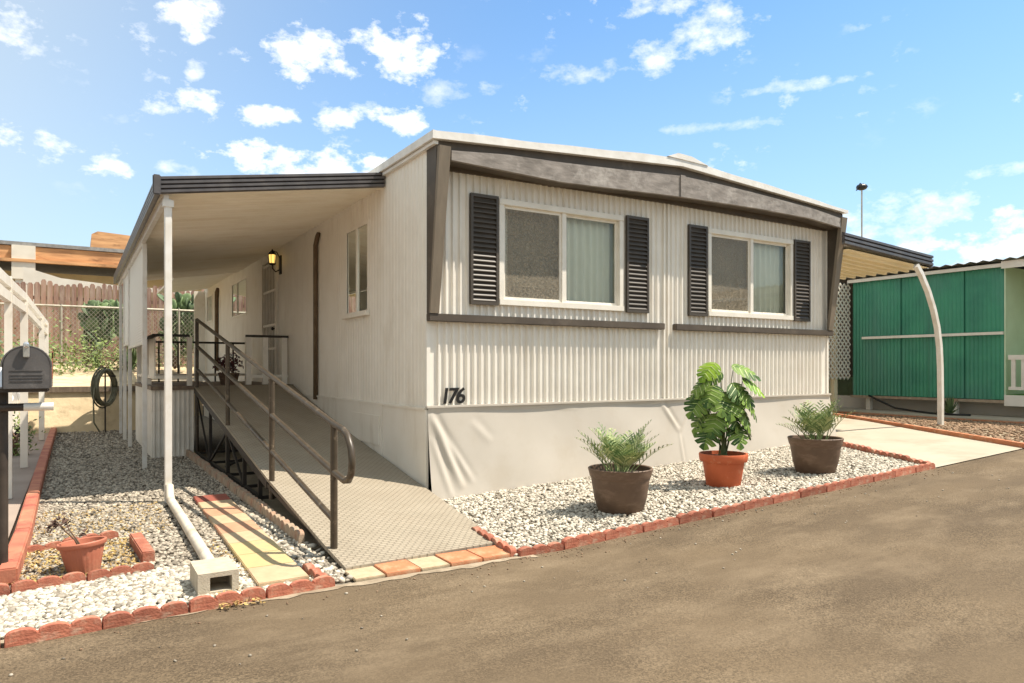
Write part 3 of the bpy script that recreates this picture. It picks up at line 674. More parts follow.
b = MB(); b.box(-.03, 0, 6.30, 6.42, 3.0, 3.34); b.tube([(-.03,6.36,3.08),(-.10,6.36,3.04),(-.16,6.36,3.10),(-.16,6.36,3.16)], .012); b.tube([(-.03,6.36,3.30),(-.08,6.36,3.40),(-.16,6.36,3.42)], .010)
b.lathe((-.16,6.36,3.16), [(0,0),(.05,.0),(.065,.03)], 6); b.lathe((-.16,6.36,3.36), [(.075,-.015),(.06,.02),(.02,.06),(.0,.10)], 6)
for k in range(6): a = k*math.pi/3; b.bar((-.16+.06*math.cos(a),6.36+.06*math.sin(a),3.18),(-.16+.07*math.cos(a),6.36+.07*math.sin(a),3.355),.008,.008)
lan = b.build('wall_lantern', 'black', home)
b = MB(); b.lathe((-.16,6.36,3.185), [(0,0),(.045,.002),(.055,.08),(.06,.16),(0,.165)], 10); b.build('lantern_glass', 'amber', lan, smooth=True)
# pipes down the wall
b = MB(); b.tube([(-.02,3.92,3.36),(-.05,3.90,3.30),(-.055,3.98,3.18),(-.05,4.0,3.05),(-.05,4.0,.8)], .035); b.build('conduit', 'rust', home, smooth=True)
b = MB(); b.tube([(-.02,13.0,3.36),(-.06,12.97,3.25),(-.05,13.05,3.1),(-.05,13.05,1.2)], .05); b.build('conduit', 'rust', home, smooth=True)

# ------------------------------------------------------------------ carport awning
car = thing('carport_awning', 'long flat carport awning with dark ribbed fascia along the left side wall', 'awning', (-2.39, 1.28, -.12))
AY0, AY1 = 1.22, 14.9
za = lambda x: 3.53 + (x/2.46)*.40     # underside: 3.53 at the wall, 3.13 at the outer edge
b = MB(); prof = [(0,0),(.14,0),(.145,.035),(.155,.035),(.16,0)]
y = AY0
ys = []
while y < 10.5:
    for u, d in prof: ys.append((y+u, d))
    y += .16
n = len(ys)
for j, x in enumerate((-2.46, 0.0)):
    for (yy, d) in ys: b.v.append((x, yy, za(x)-d))
for i in range(n-1): b.f.append((i, i+1, n+i+1, n+i))
b.build('ceiling_pans', 'ceil', car)
b = MB(); b.hexa([(-2.5,AY0,za(-2.5)+.06),(-.0,AY0,za(0)+.06),(0,10.5,za(0)+.06),(-2.5,10.5,za(-2.5)+.06),(-2.5,AY0,za(-2.5)+.085),(0,AY0,za(0)+.085),(0,10.5,za(0)+.085),(-2.5,10.5,za(-2.5)+.085)]); b.hexa([(-1.3,10.51,za(-1.3)),(0,10.51,za(0)),(0,AY1,za(0)),(-1.3,AY1,za(-1.3)),(-1.3,10.51,za(-1.3)+.05),(0,10.51,za(0)+.05),(0,AY1,za(0)+.05),(-1.3,AY1,za(-1.3)+.05)]); b.build('roof_sheet', 'white', car)
def ribbed(p0, p1, out, h, nr=4, d=.03):
    pf = []
    for k in range(nr):
        for (u, w) in ((.02,0),(.2,1),(.75,1),(.95,0)): pf.append((d*w, h*(k+u)/nr))
    pf = [(-.02,0)] + pf + [(-.02,h)]
    o = Vector(out); p0 = Vector(p0); p1 = Vector(p1)
    b = MB(); poly = [p0 + o*a + Vector((0,0,z)) for a, z in pf]; q = [p1 + o*a + Vector((0,0,z)) for a, z in pf]
    n = len(pf); b.v += [tuple(v) for v in poly+q]
    for k in range(n): b.f.append((k, (k+1) % n, n+(k+1) % n, n+k))
    b.f.append(tuple(range(n))); b.f.append(tuple(reversed(range(n, 2*n)))); return b
ribbed((-2.52,AY0-.02,za(-2.5)-.035), (-.02,AY0-.02,za(0)-.045), (0,-1,0), .185).build('front_fascia', 'fascia', car)
ribbed((-2.49,AY0-.0,za(-2.5)-.035), (-2.49,10.6,za(-2.5)-.035), (-1,0,0), .185).build('side_fascia', 'fascia', car)
b = MB(); b.box(-2.545,-2.47, AY0-.075, AY0-.02, za(-2.5)-.045, za(-2.5)+.16); b.build('fascia_corner', 'fascia', car, bevel=.01)
b = MB(); b.bar((-2.41,AY0+.03,3.075),(-2.41,10.55,3.075),.05,.07); b.build('beam', 'metalpost', car)
PY = (1.28, 4.25, 7.4, 8.95, 10.4)
for i, y in enumerate(PY):
    b = MB()
    if i == 0: b.box(-2.425,-2.355,y-.035,y+.035,-.14,3.06)
    else: b.box(-2.42,-2.36,y-.03,y+.03,-.14,3.04)
    b.build('post', 'metalpost', car, bevel=.006)
b = MB(); b.box(-2.44,-2.34,1.235,1.33,2.98,3.05); b.build('post_bracket', 'metalpost', car)
for y0, y1, z0, z1 in ((4.31, 7.36, 1.62, 3.03), (7.46, 8.9, 1.7, 3.03)):
    b = MB(); b.box(-2.394,-2.386,y0,y1,z0,z1); p = b.build('screen_panel', 'perf', car)
    b = MB(); b.box(-2.41,-2.37,y0,y0+.04,z0,z1); b.box(-2.41,-2.37,y1-.04,y1,z0,z1); b.box(-2.41,-2.37,y0+.04,y1-.04,z0,z0+.04); b.build('screen_frame', 'metalpost', p)
# rear white panel closing the awning end
b = MB(); b.box(-.34,-.04,15.0,15.06,.9,3.45); tag(b.build('privacy_panel', 'white', at=(-.2,15,.9)), 'tall narrow white panel at the far end of the side wall', 'panel')

# ------------------------------------------------------------------ porch deck
deck = thing('porch_deck', 'raised porch deck with white corrugated skirt and railings at the top of the ramp', 'porch', (-1.1, 7, -.12))
b = MB(); b.box(-2.22, -.035, 5.36, 8.9, .94, 1.0); b.build('deck_floor', 'deckwood', deck)
DX, DY0 = -2.2, 5.42
corr('x', DX, -1.60, -.12, lambda x: .94, .07, .01, [], (), out=-1, base=DY0).build('front_skirt', 'white', deck)
corr('y', DY0, 8.85, -.12, lambda x: .94, .07, .01, [], (), out=-1, base=DX).build('side_skirt', 'white', deck)
def railing(pts, ztop, n, parent):
    r = MB()
    for a, c in zip(pts[:-1], pts[1:]): r.bar((*a, ztop), (*c, ztop), .07, .04)
    r.build('top_rail', 'darksteel', parent)
    r = MB()
    for a, c in zip(pts[:-1], pts[1:]): r.bar((*a, 1.14), (*c, 1.14), .04, .05)
    r.build('bottom_rail', 'white', parent)
def wpost(x, y, z1, parent, w=.075): b = MB(); b.box(x-w/2,x+w/2,y-w/2,y+w/2,1.0,z1); b.build('railing_post', 'white', parent)
railing([(-1.66,5.45),(-2.15,5.45),(-2.15,8.8),(-.1,8.8)], 1.80, 5, deck)
for x, y in ((-1.98,5.45),(-2.15,6.6),(-2.15,7.7),(-1.66,5.45),(-2.15,8.8)): wpost(x, y, 1.78, deck)
for x in (-1.8,-1.45,-1.1,-.75,-.4): b = MB(); b.box(x-.015,x+.015,8.785,8.815,1.0,1.78); b.build('baluster', 'darksteel', deck)
b = MB(); b.box(-2.16,-2.14,5.55,6.5,1.16,1.76); b.build('side_panel', 'white', deck)
# short gate railing beside the door
railing([(-.74,5.75),(-.03,5.75)], 1.83, 3, deck)
for x in (-.70,-.42,-.10): wpost(x, 5.75, 1.81, deck, .09)
pl = thing('potted_plant', 'small dark red flowering plant in a pot on the porch deck', 'potted plant', (-.98, 5.95, 1.0))
b = MB(); b.lathe((-.98,5.95,1.0), [(0,0),(.13,0),(.17,.18),(.18,.2),(.16,.2),(.15,.16),(0,.16)], 20); b.build('pot', 'pot_brown', pl, smooth='auto')
b = MB()
for k in range(260):
    d = Vector((random.gauss(0,1), random.gauss(0,1), random.gauss(0,.8)+.3)).normalized()*random.uniform(.05,.24); c = Vector((-.98,5.95,1.32))+d
    a = Vector((random.gauss(0,1),random.gauss(0,1),random.gauss(0,1))).normalized()*.04; e = a.orthogonal().normalized()*.02
    b.add([c-a, c+e, c+a, c-e], [(0,1,2,3)])
b.build('foliage', 'flower', pl)

# ------------------------------------------------------------------ wheelchair ramp
ramp = thing('access_ramp', 'long tan steel tread plate ramp with brown pipe handrail climbing to the porch', 'ramp', (-.9, 0, -.12))
YL = [-2.20,-1.7,.256,2.63,5.40]; ZL = [-.092,-.045,.19,.575,1.004]
YR = [-2.12,0,.75,2.35,4.0,5.40]; ZR = [-.092,.02,.15,.40,.71,1.004]
zl = lambda y: float(np.interp(y, YL, ZL)); zr = lambda y: float(np.interp(y, YR, ZR))
def rpt(y, u):
    xl = -1.615 if y < -1.9 else -1.60
    xl = float(np.interp(y, [-2.2, 0, 5.4], [-1.625, -1.60, -1.60]))
    xr = float(np.interp(y, [-2.2, -.14, 0, 5.4], [-.345, -.055, -.05, -.05]))
    yy = y + (.085*u if y < -2.0 else 0)
    return (xl+(xr-xl)*u, yy, zl(y)*(1-u)+zr(y)*u)
ys = [-2.2,-1.7,-1.2,-.7,-.14,.3,1,1.7,2.4,3.2,4.0,4.7,5.36]
b = MB(); k = 8
for sgn, dz in ((1, 0), (-1, -.03)):
    for y in ys:
        for i in range(k+1):
            p = rpt(y, i/k); b.v.append((p[0], p[1], p[2]+dz))
nn_ = len(ys)*(k+1)
for a in range(len(ys)-1):
    for i in range(k):
        q = a*(k+1)+i; b.f.append((q, q+1, q+k+2, q+k+1)); b.f.append((nn_+q, nn_+q+k+1, nn_+q+k+2, nn_+q+1))
    q = a*(k+1); b.f.append((q, q+k+1, nn_+q+k+1, nn_+q)); q += k; b.f.append((q, nn_+q, nn_+q+k+1, q+k+1))
for i in range(k): b.f.append((i, nn_+i, nn_+i+1, i+1))
b.build('ramp_plate', 'tread', ramp)
for x in (-1.585, -.12):
    b = MB(); yy = [0.3,2.63,5.36]
    for a, c in zip(yy[:-1], yy[1:]):
        za_, zc = (zl(a), zl(c)) if x < -1 else (zr(a), zr(c)); b.bar((x,a,za_-.07),(x,c,zc-.07),.04,.075)
    if x < -1: b.bar((-1.585,-1.6,zl(-1.6)-.05),(-1.585,.3,zl(.3)-.07),.03,.04)
    b.build('side_channel', 'darksteel', ramp)
b = MB()
for y in (5.25, 3.9, 2.55, 1.5, .7):
    b.box(-1.6,-1.56,y-.02,y+.02,-.13,zl(y)-.05); b.box(-.2,-.16,y-.02,y+.02,-.13,zr(y)-.05); b.box(-1.56,-.2,y-.015,y+.015,-.08,-.045)
b.bar((-1.58,5.2,.85),(-1.58,4.0,-.05),.025,.025); b.bar((-1.58,3.85,-.02),(-1.58,2.6,.48),.025,.025); b.bar((-1.58,2.5,.45),(-1.58,1.55,-.04),.025,.025); b.bar((-1.58,5.2,-.06),(-1.58,.7,-.06),.04,.04)
b.bar((-1.5,4.6,.8),(-.3,4.6,-.05),.03,.03); b.bar((-1.5,3.2,-.05),(-.3,3.2,.5),.03,.03)
b.build('support_frame', 'darksteel', ramp)
XH = -1.575
hr = thing('pipe_handrail', 'brown pipe handrail with three rails and a curved lower end on the ramp', 'handrail', (XH, -1.775, -.1))
hr.parent = ramp; hr.location = Vector((XH, -1.775, -.1)) - ramp.location
for k_ in ('label', 'category'): del hr[k_]
b = MB(); b.tube([(XH,5.25,2.05),(XH,-1.775,.874),(XH,-1.98,.85),(XH,-2.09,.81),(XH,-2.16,.73),(XH,-2.185,.64),(XH,-2.165,.55),(XH,-2.11,.50),(XH,-2.02,.485),(XH,-1.775,.515),(XH,5.25,1.63)], .0255, 10); b.build('upper_rail', 'rail', hr, smooth='auto')
b = MB(); b.tube([(XH,5.25,1.27),(XH,-1.775,.157)], .024, 10); b.build('lower_rail', 'rail', hr, smooth='auto')
for y, z0, z1, m_ in ((-1.775,-.12,.87,'rail'),(.2,.0,1.18,'rail'),(2.58,-.13,1.60,'rail'),(5.25,-.13,2.06,'rail')):
    b = MB(); b.tube([(XH,y,z0),(XH,y,z1)], .027, 10); b.build('railing_post', m_, hr, smooth='auto')

# ------------------------------------------------------------------ hard edges, tiles, pavers
def edger_mesh(n=3, w=.135, h=.115, th=.055, m='edger'):
    b = MB(); poly = [(0,0,0)]
    L_ = n*w
    for k in range(n):
        for i in range(9):
            a = math.pi*(1-i/8); x = k*w + w/2 + math.cos(a)*w*.48; z = h-.035 + math.sin(a)*.035
            poly.append((x, 0, z))
    poly.append((L_,0,0)); poly = poly[::-1]
    b.prism(poly, (0, th, 0))
    o = b.build('edger', m, bevel=.004); me = o.data; bpy.data.objects.remove(o); me.name = 'scalloped_edger'; return me
E3 = edger_mesh(); E3g = edger_mesh(m='edgergrey'); E2 = edger_mesh(2)
def edgers(x0, y0, x1, y1, me, plen, label, group, zoff=-.04, jit=.004, cat='edging brick', first=True):
    d = Vector((x1-x0, y1-y0)); n = max(1, round(d.length/plen)); a = math.atan2(d.y, d.x)
    for i in range(n):
        t = i/n; x = x0+d.x*t; y = y0+d.y*t
        o = bpy.data.objects.new('scalloped_edger', me); COL.objects.link(o)
        o.location = (x+random.uniform(-jit,jit), y+random.uniform(-jit,jit), zg(x)+zoff+random.uniform(-.006,.006)); o.scale = (d.length/n/plen*.985, random.uniform(.9,1.05), random.uniform(.82,.98))
        slope = .045 if x > 0 else 0
        o.rotation_euler = (random.uniform(-.09,.07), -slope*math.cos(a)+random.uniform(-.008,.008), a+random.uniform(-.008,.008))
        tag(o, label, cat, group)
PL = .405
edgers(-.37,-2.47, 5.40,-2.47, E3, PL, 'red scalloped concrete edger in the row between the white gravel bed and the road', 'edgers along the front of the gravel bed')
edgers(-.385,-2.44,-.30,-1.70, E3, .37, 'red scalloped concrete edger beside the foot of the ramp at the gravel bed corner', 'edgers between the ramp foot and the gravel bed')
edgers(5.42,-2.42, 6.78,.42, E3, PL, 'red scalloped concrete edger between the white gravel bed and the pale driveway', 'edgers between gravel bed and driveway')
edgers(-3.98,-2.60,-1.77,-2.45, E3, PL, 'red scalloped concrete edger in the row along the road at the left yard', 'edgers along the road at the left yard')
edgers(-1.80,-2.41,-1.82,-1.98, E3, PL, 'red scalloped concrete edger between the coloured pavers and the ramp foot', 'edger between pavers and ramp')
edgers(-3.98,-1.62,-2.74,-1.44, E3, PL, 'red scalloped concrete edger in front of the leaning terracotta pot', 'edgers in front of the terracotta pot')
edgers(-3.68,-.52,-2.92,-.24, E3, .39, 'red scalloped concrete edger behind the leaning terracotta pot', 'edgers behind the terracotta pot')
b = MB(); b.box(-.045,.045,-.36,.36,0,.09); o = b.build('red_brick', 'edger', bevel=.008); o.location = (-2.79,-.86,-.13); o.rotation_euler = (0,0,R(3)); tag(o, 'long red brick closing the right end of the leaning pot bed', 'brick')
edgers(-1.72,5.9,-1.70,-1.25, E3g, .41, 'old tan scalloped edger in the jagged row beside the ramp', 'old edgers beside the ramp', zoff=-.0)
# curbs
b = MB(); n = 40; pts = [(-3.62,11.4),(-3.62,6),(-3.60,2),(-3.585,.0),(-3.60,-1.35)]
for a, c in zip(pts[:-1], pts[1:]): b.bar((*a, -.08), (*c, -.08), .11, .14)
o = b.build('painted_curb', 'curb', bevel=.01, at=(-3.6,-1.3,-.12)); tag(o, 'low red painted concrete curb running back along the left of the grey gravel', 'curb')
b = MB(); pts = [(7.55,-2.6),(8.45,-.85),(9.8,1.6),(11.6,4.9)]
for a, c in zip(pts[:-1], pts[1:]): b.bar((*a, .02+zg(a[0])-.01), (*c, .02+zg(c[0])-.01), .09, .09)
o = b.build('brick_curb', 'terra', bevel=.008, at=(7.2,-2.6,.2)); tag(o, 'low reddish brick curb dividing the pale driveway from the brown gravel strip', 'curb')
b = MB()
b.box(11.02,11.15,-6,6,.2,.32); tag(b.build('brick_curb', 'terra', bevel=.008, at=(11.1,0,.3)), 'reddish brick row along the edge of the concrete walk by the green wall', 'curb')
# tiles at the foot of the ramp
tx = [-1.64,-1.42,-1.16,-.93,-.665,-.40]; cols = ['cream','terra','cream','terra','terra']
tl = ['cream ground tile at the left end of the row under the ramp lip','orange ground tile, second from the left under the ramp lip','cream ground tile between two orange ones under the ramp lip','orange ground tile in the middle right of the row under the ramp lip','orange ground tile at the right end of the row beside the red edgers']
for i in range(5):
    b = MB(); b.box(tx[i]+.004, tx[i+1]-.004, -2.43, -2.17+.02*i/4, -.135, -.104-(.006 if i in (0,2) else 0)); o = b.build('floor_tile', cols[i], bevel=.004, at=(tx[i],-2.4,-.13)); tag(o, tl[i], 'tile', 'tiles under the ramp lip')
# coloured pavers
P0 = Vector((-1.98, 1.30)); P1v = Vector((-2.06,-2.27)); n = 9
pc = ['red','tan','pink','tan','pink','tan','yellow','yellow','tan']
pl_ = ['dark red paver at the far end of the stepping path','tan paver next to the dark red one on the stepping path','pinkish paver third from the far end of the stepping path','tan paver between two pinkish ones on the stepping path','pinkish paver in the middle of the stepping path','tan paver just behind the two yellow pavers','yellow paver, the farther of the two on the path','yellow paver, the nearer of the two on the path','tan paver at the road end of the stepping path']
for i in range(n):
    a = P0.lerp(P1v, i/n); c = P0.lerp(P1v, (i+1)/n); w = .165
    b = MB(); b.hexa([(a.x-w,a.y-.004,-.13),(a.x+w,a.y-.004,-.13),(c.x+w,c.y+.004,-.13),(c.x-w,c.y+.004,-.13),(a.x-w,a.y-.004,-.086),(a.x+w,a.y-.004,-.086),(c.x+w,c.y+.004,-.088),(c.x-w,c.y+.004,-.088)])
    o = b.build('paver', pc[i], bevel=.005, at=(a.x,a.y,-.12)); tag(o, pl_[i], 'paver', 'coloured pavers of the stepping path')
# drain pipe lying on the gravel and cinder block
b = MB(); b.tube([(-2.385,1.22,.06),(-2.385,1.16,-.03),(-2.39,1.02,-.065),(-2.40,-.2,-.07),(-2.42,-1.75,-.075)], .042, 12); tag(b.build('drain_pipe', 'pvc', smooth='auto', at=(-2.4,0,-.12)), 'white drain pipe lying on the gravel from the front carport post', 'pipe')
b = MB()
for (x0,x1,y0,y1,z0,z1) in ((-2.58,-2.34,-2.26,-1.90,-.01,.02),(-2.58,-2.34,-2.26,-1.90,-.13,-.10),(-2.58,-2.51,-2.26,-1.90,-.10,-.01),(-2.38,-2.34,-2.26,-1.90,-.10,-.01),(-2.51,-2.38,-2.06,-2.02,-.10,-.01)): b.box(x0,x1,y0,y1,z0,z1)
tag(b.build('cinder_block', 'block', at=(-2.46,-2.0,-.12)), 'pale hollow cinder block at the end of the white drain pipe', 'block')

# ------------------------------------------------------------------ planters
def frond(b, base, az_, lean, ln, nl=17, w=.011, lw=.15, droop=1.0):
    d = Vector((math.cos(az_), math.sin(az_), 0)); pts = []
    for i in range(nl+1):
        t = i/nl; ang = lean + droop*t*t*.9
        pts.append(t)
    p = Vector(base); P = [p.copy()]; 
    for i in range(nl):
        t = i/nl; ang = lean + droop*t*t
        p = p + (d*math.sin(ang) + Vector((0,0,1))*math.cos(ang))*ln/nl; P.append(p.copy())
    b.tube(P, [.005*(1-.8*i/nl) for i in range(nl+1)], 4, False)
    for i in range(3, nl+1):
        t = i/nl; T = (P[i]-P[i-1]).normalized(); side = T.cross(Vector((0,0,1)));
        if side.length < .05: side = Vector((-d.y,d.x,0))
        side.normalize(); N_ = side.cross(T)
        l = lw*math.sin(math.pi*min(1,.18+.82*t)**.8)*(.85+.3*random.random())+.03
        for s_ in (-1, 1):
            q = (side*s_*.8 + T*.75 + N_*.28 + Vector((0,0,-.05))).normalized()
            a = P[i]; m_ = a + q*l*.5 + Vector((0,0,.004)); e = a + q*l - Vector((0,0,l*.22*random.random()))
            ww = (q.cross(N_)).normalized()*w
            b.add([a-ww*.35, a+ww*.35, m_+ww, e, m_-ww], [(0,1,2,4),(4,2,3)])
def palm_planter(x, y, label, seed, tall=1.0):
    random.seed(seed); z = zg(x) - .015
    t = thing('potted_palm', label, 'potted plant', (x, y, z), 0, 'potted plants on the white gravel')
    b = MB(); b.lathe((x,y,z), [(0,0),(.20,0),(.212,.01),(.245,.12),(.248,.125),(.275,.30),(.283,.335),(.290,.338),(.305,.40),(.309,.415),(.300,.422),(.286,.415),(.272,.35),(.0,.345)], 40)
    b.build('pot', 'pot_brown', t, smooth='auto')
    b = MB(); b.grid(lambda u, v: (x+.272*u*math.cos(v*6.2832), y+.272*u*math.sin(v*6.2832), z+.355+.02*random.random()), 8, 24); b.build('soil', 'soil', t)
    b = MB()
    for k in range(30):
        a = k*2.399+random.random()*.5; r_ = random.uniform(.0,.12); lean = random.uniform(.15,1.1); 
        frond(b, (x+r_*math.cos(a), y+r_*math.sin(a), z+.36), a, lean*.85, random.uniform(.36,.54)*tall, 11, .0085, .165, random.uniform(.35,.8))
    for a, l in ((math.atan2(-.522,.853)+.0, .52), (math.atan2(-.522,.853)+.25,.47), (math.pi+math.atan2(-.522,.853), .44), (math.pi+math.atan2(-.522,.853)-.4, .42)):
        frond(b, (x, y, z+.36), a, .42, l*tall*1.12, 15, .008, .14, .35)
    b.build('fronds', 'palm', t)
    return t
palm_planter(1.22, -1.74, 'potted feathery palm in a brown planter, nearest the ramp on the white gravel', 11)
palm_planter(4.20, -1.72, 'potted feathery palm in a brown planter at the driveway end of the white gravel', 12)
random.seed(31)
mx_, my_ = 2.84, -1.55; mz = zg(mx_) - .012
mon = thing('potted_monstera', 'tall split leaf plant in a bright terracotta pot between the two brown planters', 'potted plant', (mx_, my_, mz), 0, 'potted plants on the white gravel')
b = MB(); b.lathe((mx_,my_,mz), [(0,0),(.175,0),(.182,.01),(.222,.27),(.248,.275),(.255,.285),(.262,.345),(.257,.36),(.240,.36),(.228,.30),(.0,.30)], 40); b.build('pot', 'pot_terra', mon, smooth='auto')
b = MB(); b.grid(lambda u, v: (mx_+.228*u*math.cos(v*6.2832), my_+.228*u*math.sin(v*6.2832), mz+.305+.02*random.random()), 8, 24); b.build('soil', 'soil', mon)
def leaf(bl, bv, base, out, up, ln, wd):
    """split leaf: midrib with lobes to both sides; out = leaf direction, up = leaf normal"""
    T = Vector(out).normalized(); U = Vector(up); U = (U - T*U.dot(T)).normalized(); Sd = T.cross(U)
    def pt(t, s, k=0):  # t along 0..1, s sideways -1..1
        c = Vector(base) + T*ln*t + Sd*s + U*(-.35*abs(s)**1.5 - .30*ln*t*t + k)
        return c
    def hw(t): return wd*.5*max(.0, math.sin(math.pi*min(1,(t*.92+.10)))**.65)
    nlb = 5
    for sg in (-1, 1):
        for i in range(nlb):
            t0 = i/nlb*.93; t1 = (i+.74)/nlb*.93 ; tm = (t0+t1)/2; sh = .16
            w0 = hw(min(1, t0+sh)); w1 = hw(min(1, t1+sh)); inner = .25
            a = pt(t0, 0); a2 = pt((i+1)/nlb*.93, 0)
            c0 = pt(t0+sh*inner, sg*w0*.5); c1 = pt((i+1)/nlb*.93+sh*inner, sg*w1*.5)
            d0 = pt(min(1.05,t0+sh*.8), sg*w0*.85); d1 = pt(min(1.05,t1+sh*.8), sg*w1*.85)
            e0 = pt(min(1.08,t0+.03+sh), sg*w0*1.0); e1 = pt(min(1.08,t1-.02+sh), sg*w1*.98)
            bl.add([a, a2, c1, c0, d1, d0, e1, e0], [(0,1,2,3),(3,2,4,5),(5,4,6,7)])
            m0 = pt(tm, 0, .003); m1 = pt(tm+sh*.85, sg*hw(min(1,tm+sh))*.8, .003); wv = T*ln*.017
            bv.add([m0-wv, m0+wv, m1+wv*.4, m1-wv*.4], [(0,1,2,3)])
    wv = Sd*.006; bv.add([pt(0,0,.004)-wv, pt(0,0,.004)+wv, pt(.95,0,.004)], [(0,1,2)])
bl = MB(); bv = MB(); bs = MB(); blt = MB()
mainst = [(0,0,0)]
RI = Vector((.853,-.522,0)); FWv = Vector((.522,.853,0))
spec = [ # (side offset, height, depth offset, length, width, tilt, young)
 (-.13,1.02,-.02,.19,.17,.75,1),(.14,.99,.0,.24,.16,.25,0),(.26,.86,-.05,.22,.19,.55,1),(-.02,.92,.05,.18,.15,.5,0),
 (-.23,.86,-.04,.22,.18,.8,0),(.08,.80,-.10,.21,.18,.9,0),(.30,.68,.0,.24,.20,1.05,0),(-.28,.68,-.02,.22,.19,.9,0),
 (-.08,.70,-.12,.2,.18,1.0,0),(.20,.56,-.08,.22,.19,1.15,0),(-.24,.52,.02,.22,.18,1.1,0),(.03,.54,-.13,.2,.17,1.15,0),
 (.28,.44,.06,.2,.18,1.1,0),(-.20,.36,-.06,.20,.18,1.2,0),(.12,.36,-.12,.19,.16,1.2,0),(-.05,.60,.13,.2,.18,.7,0),(.15,.70,.14,.2,.18,.7,0),(-.12,.48,-.14,.2,.18,1.1,0),(.06,.66,-.13,.2,.17,1.0,0),(.22,.74,-.09,.2,.17,1.0,0),(-.17,.78,-.09,.2,.17,.9,0)]
for (sx, h, dp, ln, wd, tilt, yg) in spec:
    c = Vector((mx_, my_, mz+.30))
    tip = c + RI*sx*.8 + FWv*dp + Vector((0,0,h*1.02))
    od = (RI*sx*2.2 + FWv*(dp - .05)*1.6 + Vector((random.uniform(-.2,.2), random.uniform(-.2,.2), 0))); od.z = 0; od.normalize()
    out = od*math.cos(tilt*.8) + Vector((0,0,-1))*math.sin(tilt*.8)
    up = (Vector((0,0,1)) + od*.9*tilt + Vector((-.3,-.8,0))*(.5+.3*random.random()) + Vector((random.uniform(-.35,.35),random.uniform(-.2,.2),0))).normalized()
    leaf(blt if yg else bl, bv, tip - out*ln*.1, out, up, ln*1.42, wd*1.8)
    mid = c + RI*sx*.25 + Vector((0,0,h*.5))
    bs.tube([c + Vector((random.uniform(-.05,.05),random.uniform(-.05,.05),0)), mid, tip], [.008,.006,.004], 5, False)
bs.tube([(mx_,my_,mz+.30),(mx_+.01,my_,mz+.6),(mx_-.01,my_+.01,mz+.95)], [.018,.014,.008], 6)
mo = bl.build('leaves', 'monstera', mon); blt.build('young_leaves', 'monsteralight', mon, label='bright yellow green young leaves'); bv.build('leaf_stripes', 'vein', mo); bs.build('stems', 'stem', mon)
# terracotta pot, leaning, with a dead plant
tp = thing('terracotta_pot', 'leaning ribbed terracotta pot with a dead plant in a bed of dry leaves', 'flower pot', (-3.17, -1.22, -.13)); tp.rotation_euler = (R(-4), R(-4), 0); tp.scale = (.80,.80,.85)
b = MB(); b.lathe((0,0,0), [(0,0),(.115,0),(.12,.01),(.165,.20),(.168,.215),(.185,.218),(.190,.225),(.192,.25),(.185,.258),(.172,.252),(.160,.2),(0,.19)], 72, ribs=24, ribd=.004, r0=2, r1=3); b.build('pot', 'pot_faded', tp, smooth='auto', local=True)
b = MB(); b.grid(lambda u, v: (.158*u*math.cos(v*6.2832), .158*u*math.sin(v*6.2832), .195+.012*random.random()), 6, 20); b.build('soil', 'earth', tp, local=True)
b = MB(); b.tube([(-.02,.02,.19),(-.05,.03,.27),(-.12,.02,.36),(-.17,.02,.44)], [.010,.008,.007,.005], 6); b.tube([(.0,.0,.19),(-.04,.0,.28),(-.09,-.01,.37),(-.10,0,.43)], [.008,.007,.005,.004], 6); b.tube([(.03,0,.19),(.06,-.01,.23),(.10,0,.24)], .004, 5); b.build('dead_stems', 'twig', tp, smooth=True, local=True)
b = MB()
for c in ((-.17,.02,.44),(-.20,.02,.42),(-.10,0,.43),(-.13,.02,.46),(-.23,0,.39),(.02,.05,.30)):
    for k in range(7):
        p = Vector(c)+Vector((random.gauss(0,.02),random.gauss(0,.02),random.gauss(0,.018))); a = Vector((random.gauss(0,1),random.gauss(0,1),random.gauss(0,.5))).normalized()*.03; e = a.orthogonal().normalized()*.012
        b.add([p-a,p+e,p+a,p-e],[(0,1,2,3)])
b.build('withered_leaves', 'deadleaf', tp, local=True)
random.seed(5)
def litter(poly, n, name, label, s=.02, m='straw', dz=.0):
    b = MB(); P = scatter(poly, n, dz)
    for p in P:
        c = Vector(p)+Vector((0,0,random.random()*.02)); a = Vector((random.gauss(0,1),random.gauss(0,1),random.gauss(0,.35))).normalized()*s*random.uniform(.5,1.3); e = a.cross(Vector((random.gauss(0,.4),random.gauss(0,.4),1))).normalized()*s*.35
        b.add([c-a,c+e,c+a,c-e],[(0,1,2,3)])
    tag(b.build(name, m), label, 'dry leaves', kind='stuff')
litter([(-3.9,-1.5),(-2.84,-1.36),(-2.84,-.3),(-3.55,-.45),(-3.9,-.5)], 2600, 'dry_leaves', 'yellow dry leaves around the leaning terracotta pot')
litter([(-3.58,-.3),(-2.5,-.2),(-2.5,1.3),(-3.58,1.3)], 1100, 'dry_leaves', 'thin dry grass over the gravel behind the leaning pot bed', .018)
litter([(-2.5,-2.58),(-2.25,-2.58),(-2.3,-2.2),(-2.5,-2.3)], 260, 'dry_leaves', 'dry weeds in the gap of the edging by the cinder block', .02)
litter([(-2.5,-2.0),(-2.2,-2.0),(-2.25,-.8),(-2.42,-.8)], 200, 'dry_leaves', 'dry weeds between the drain pipe and the pavers', .02)

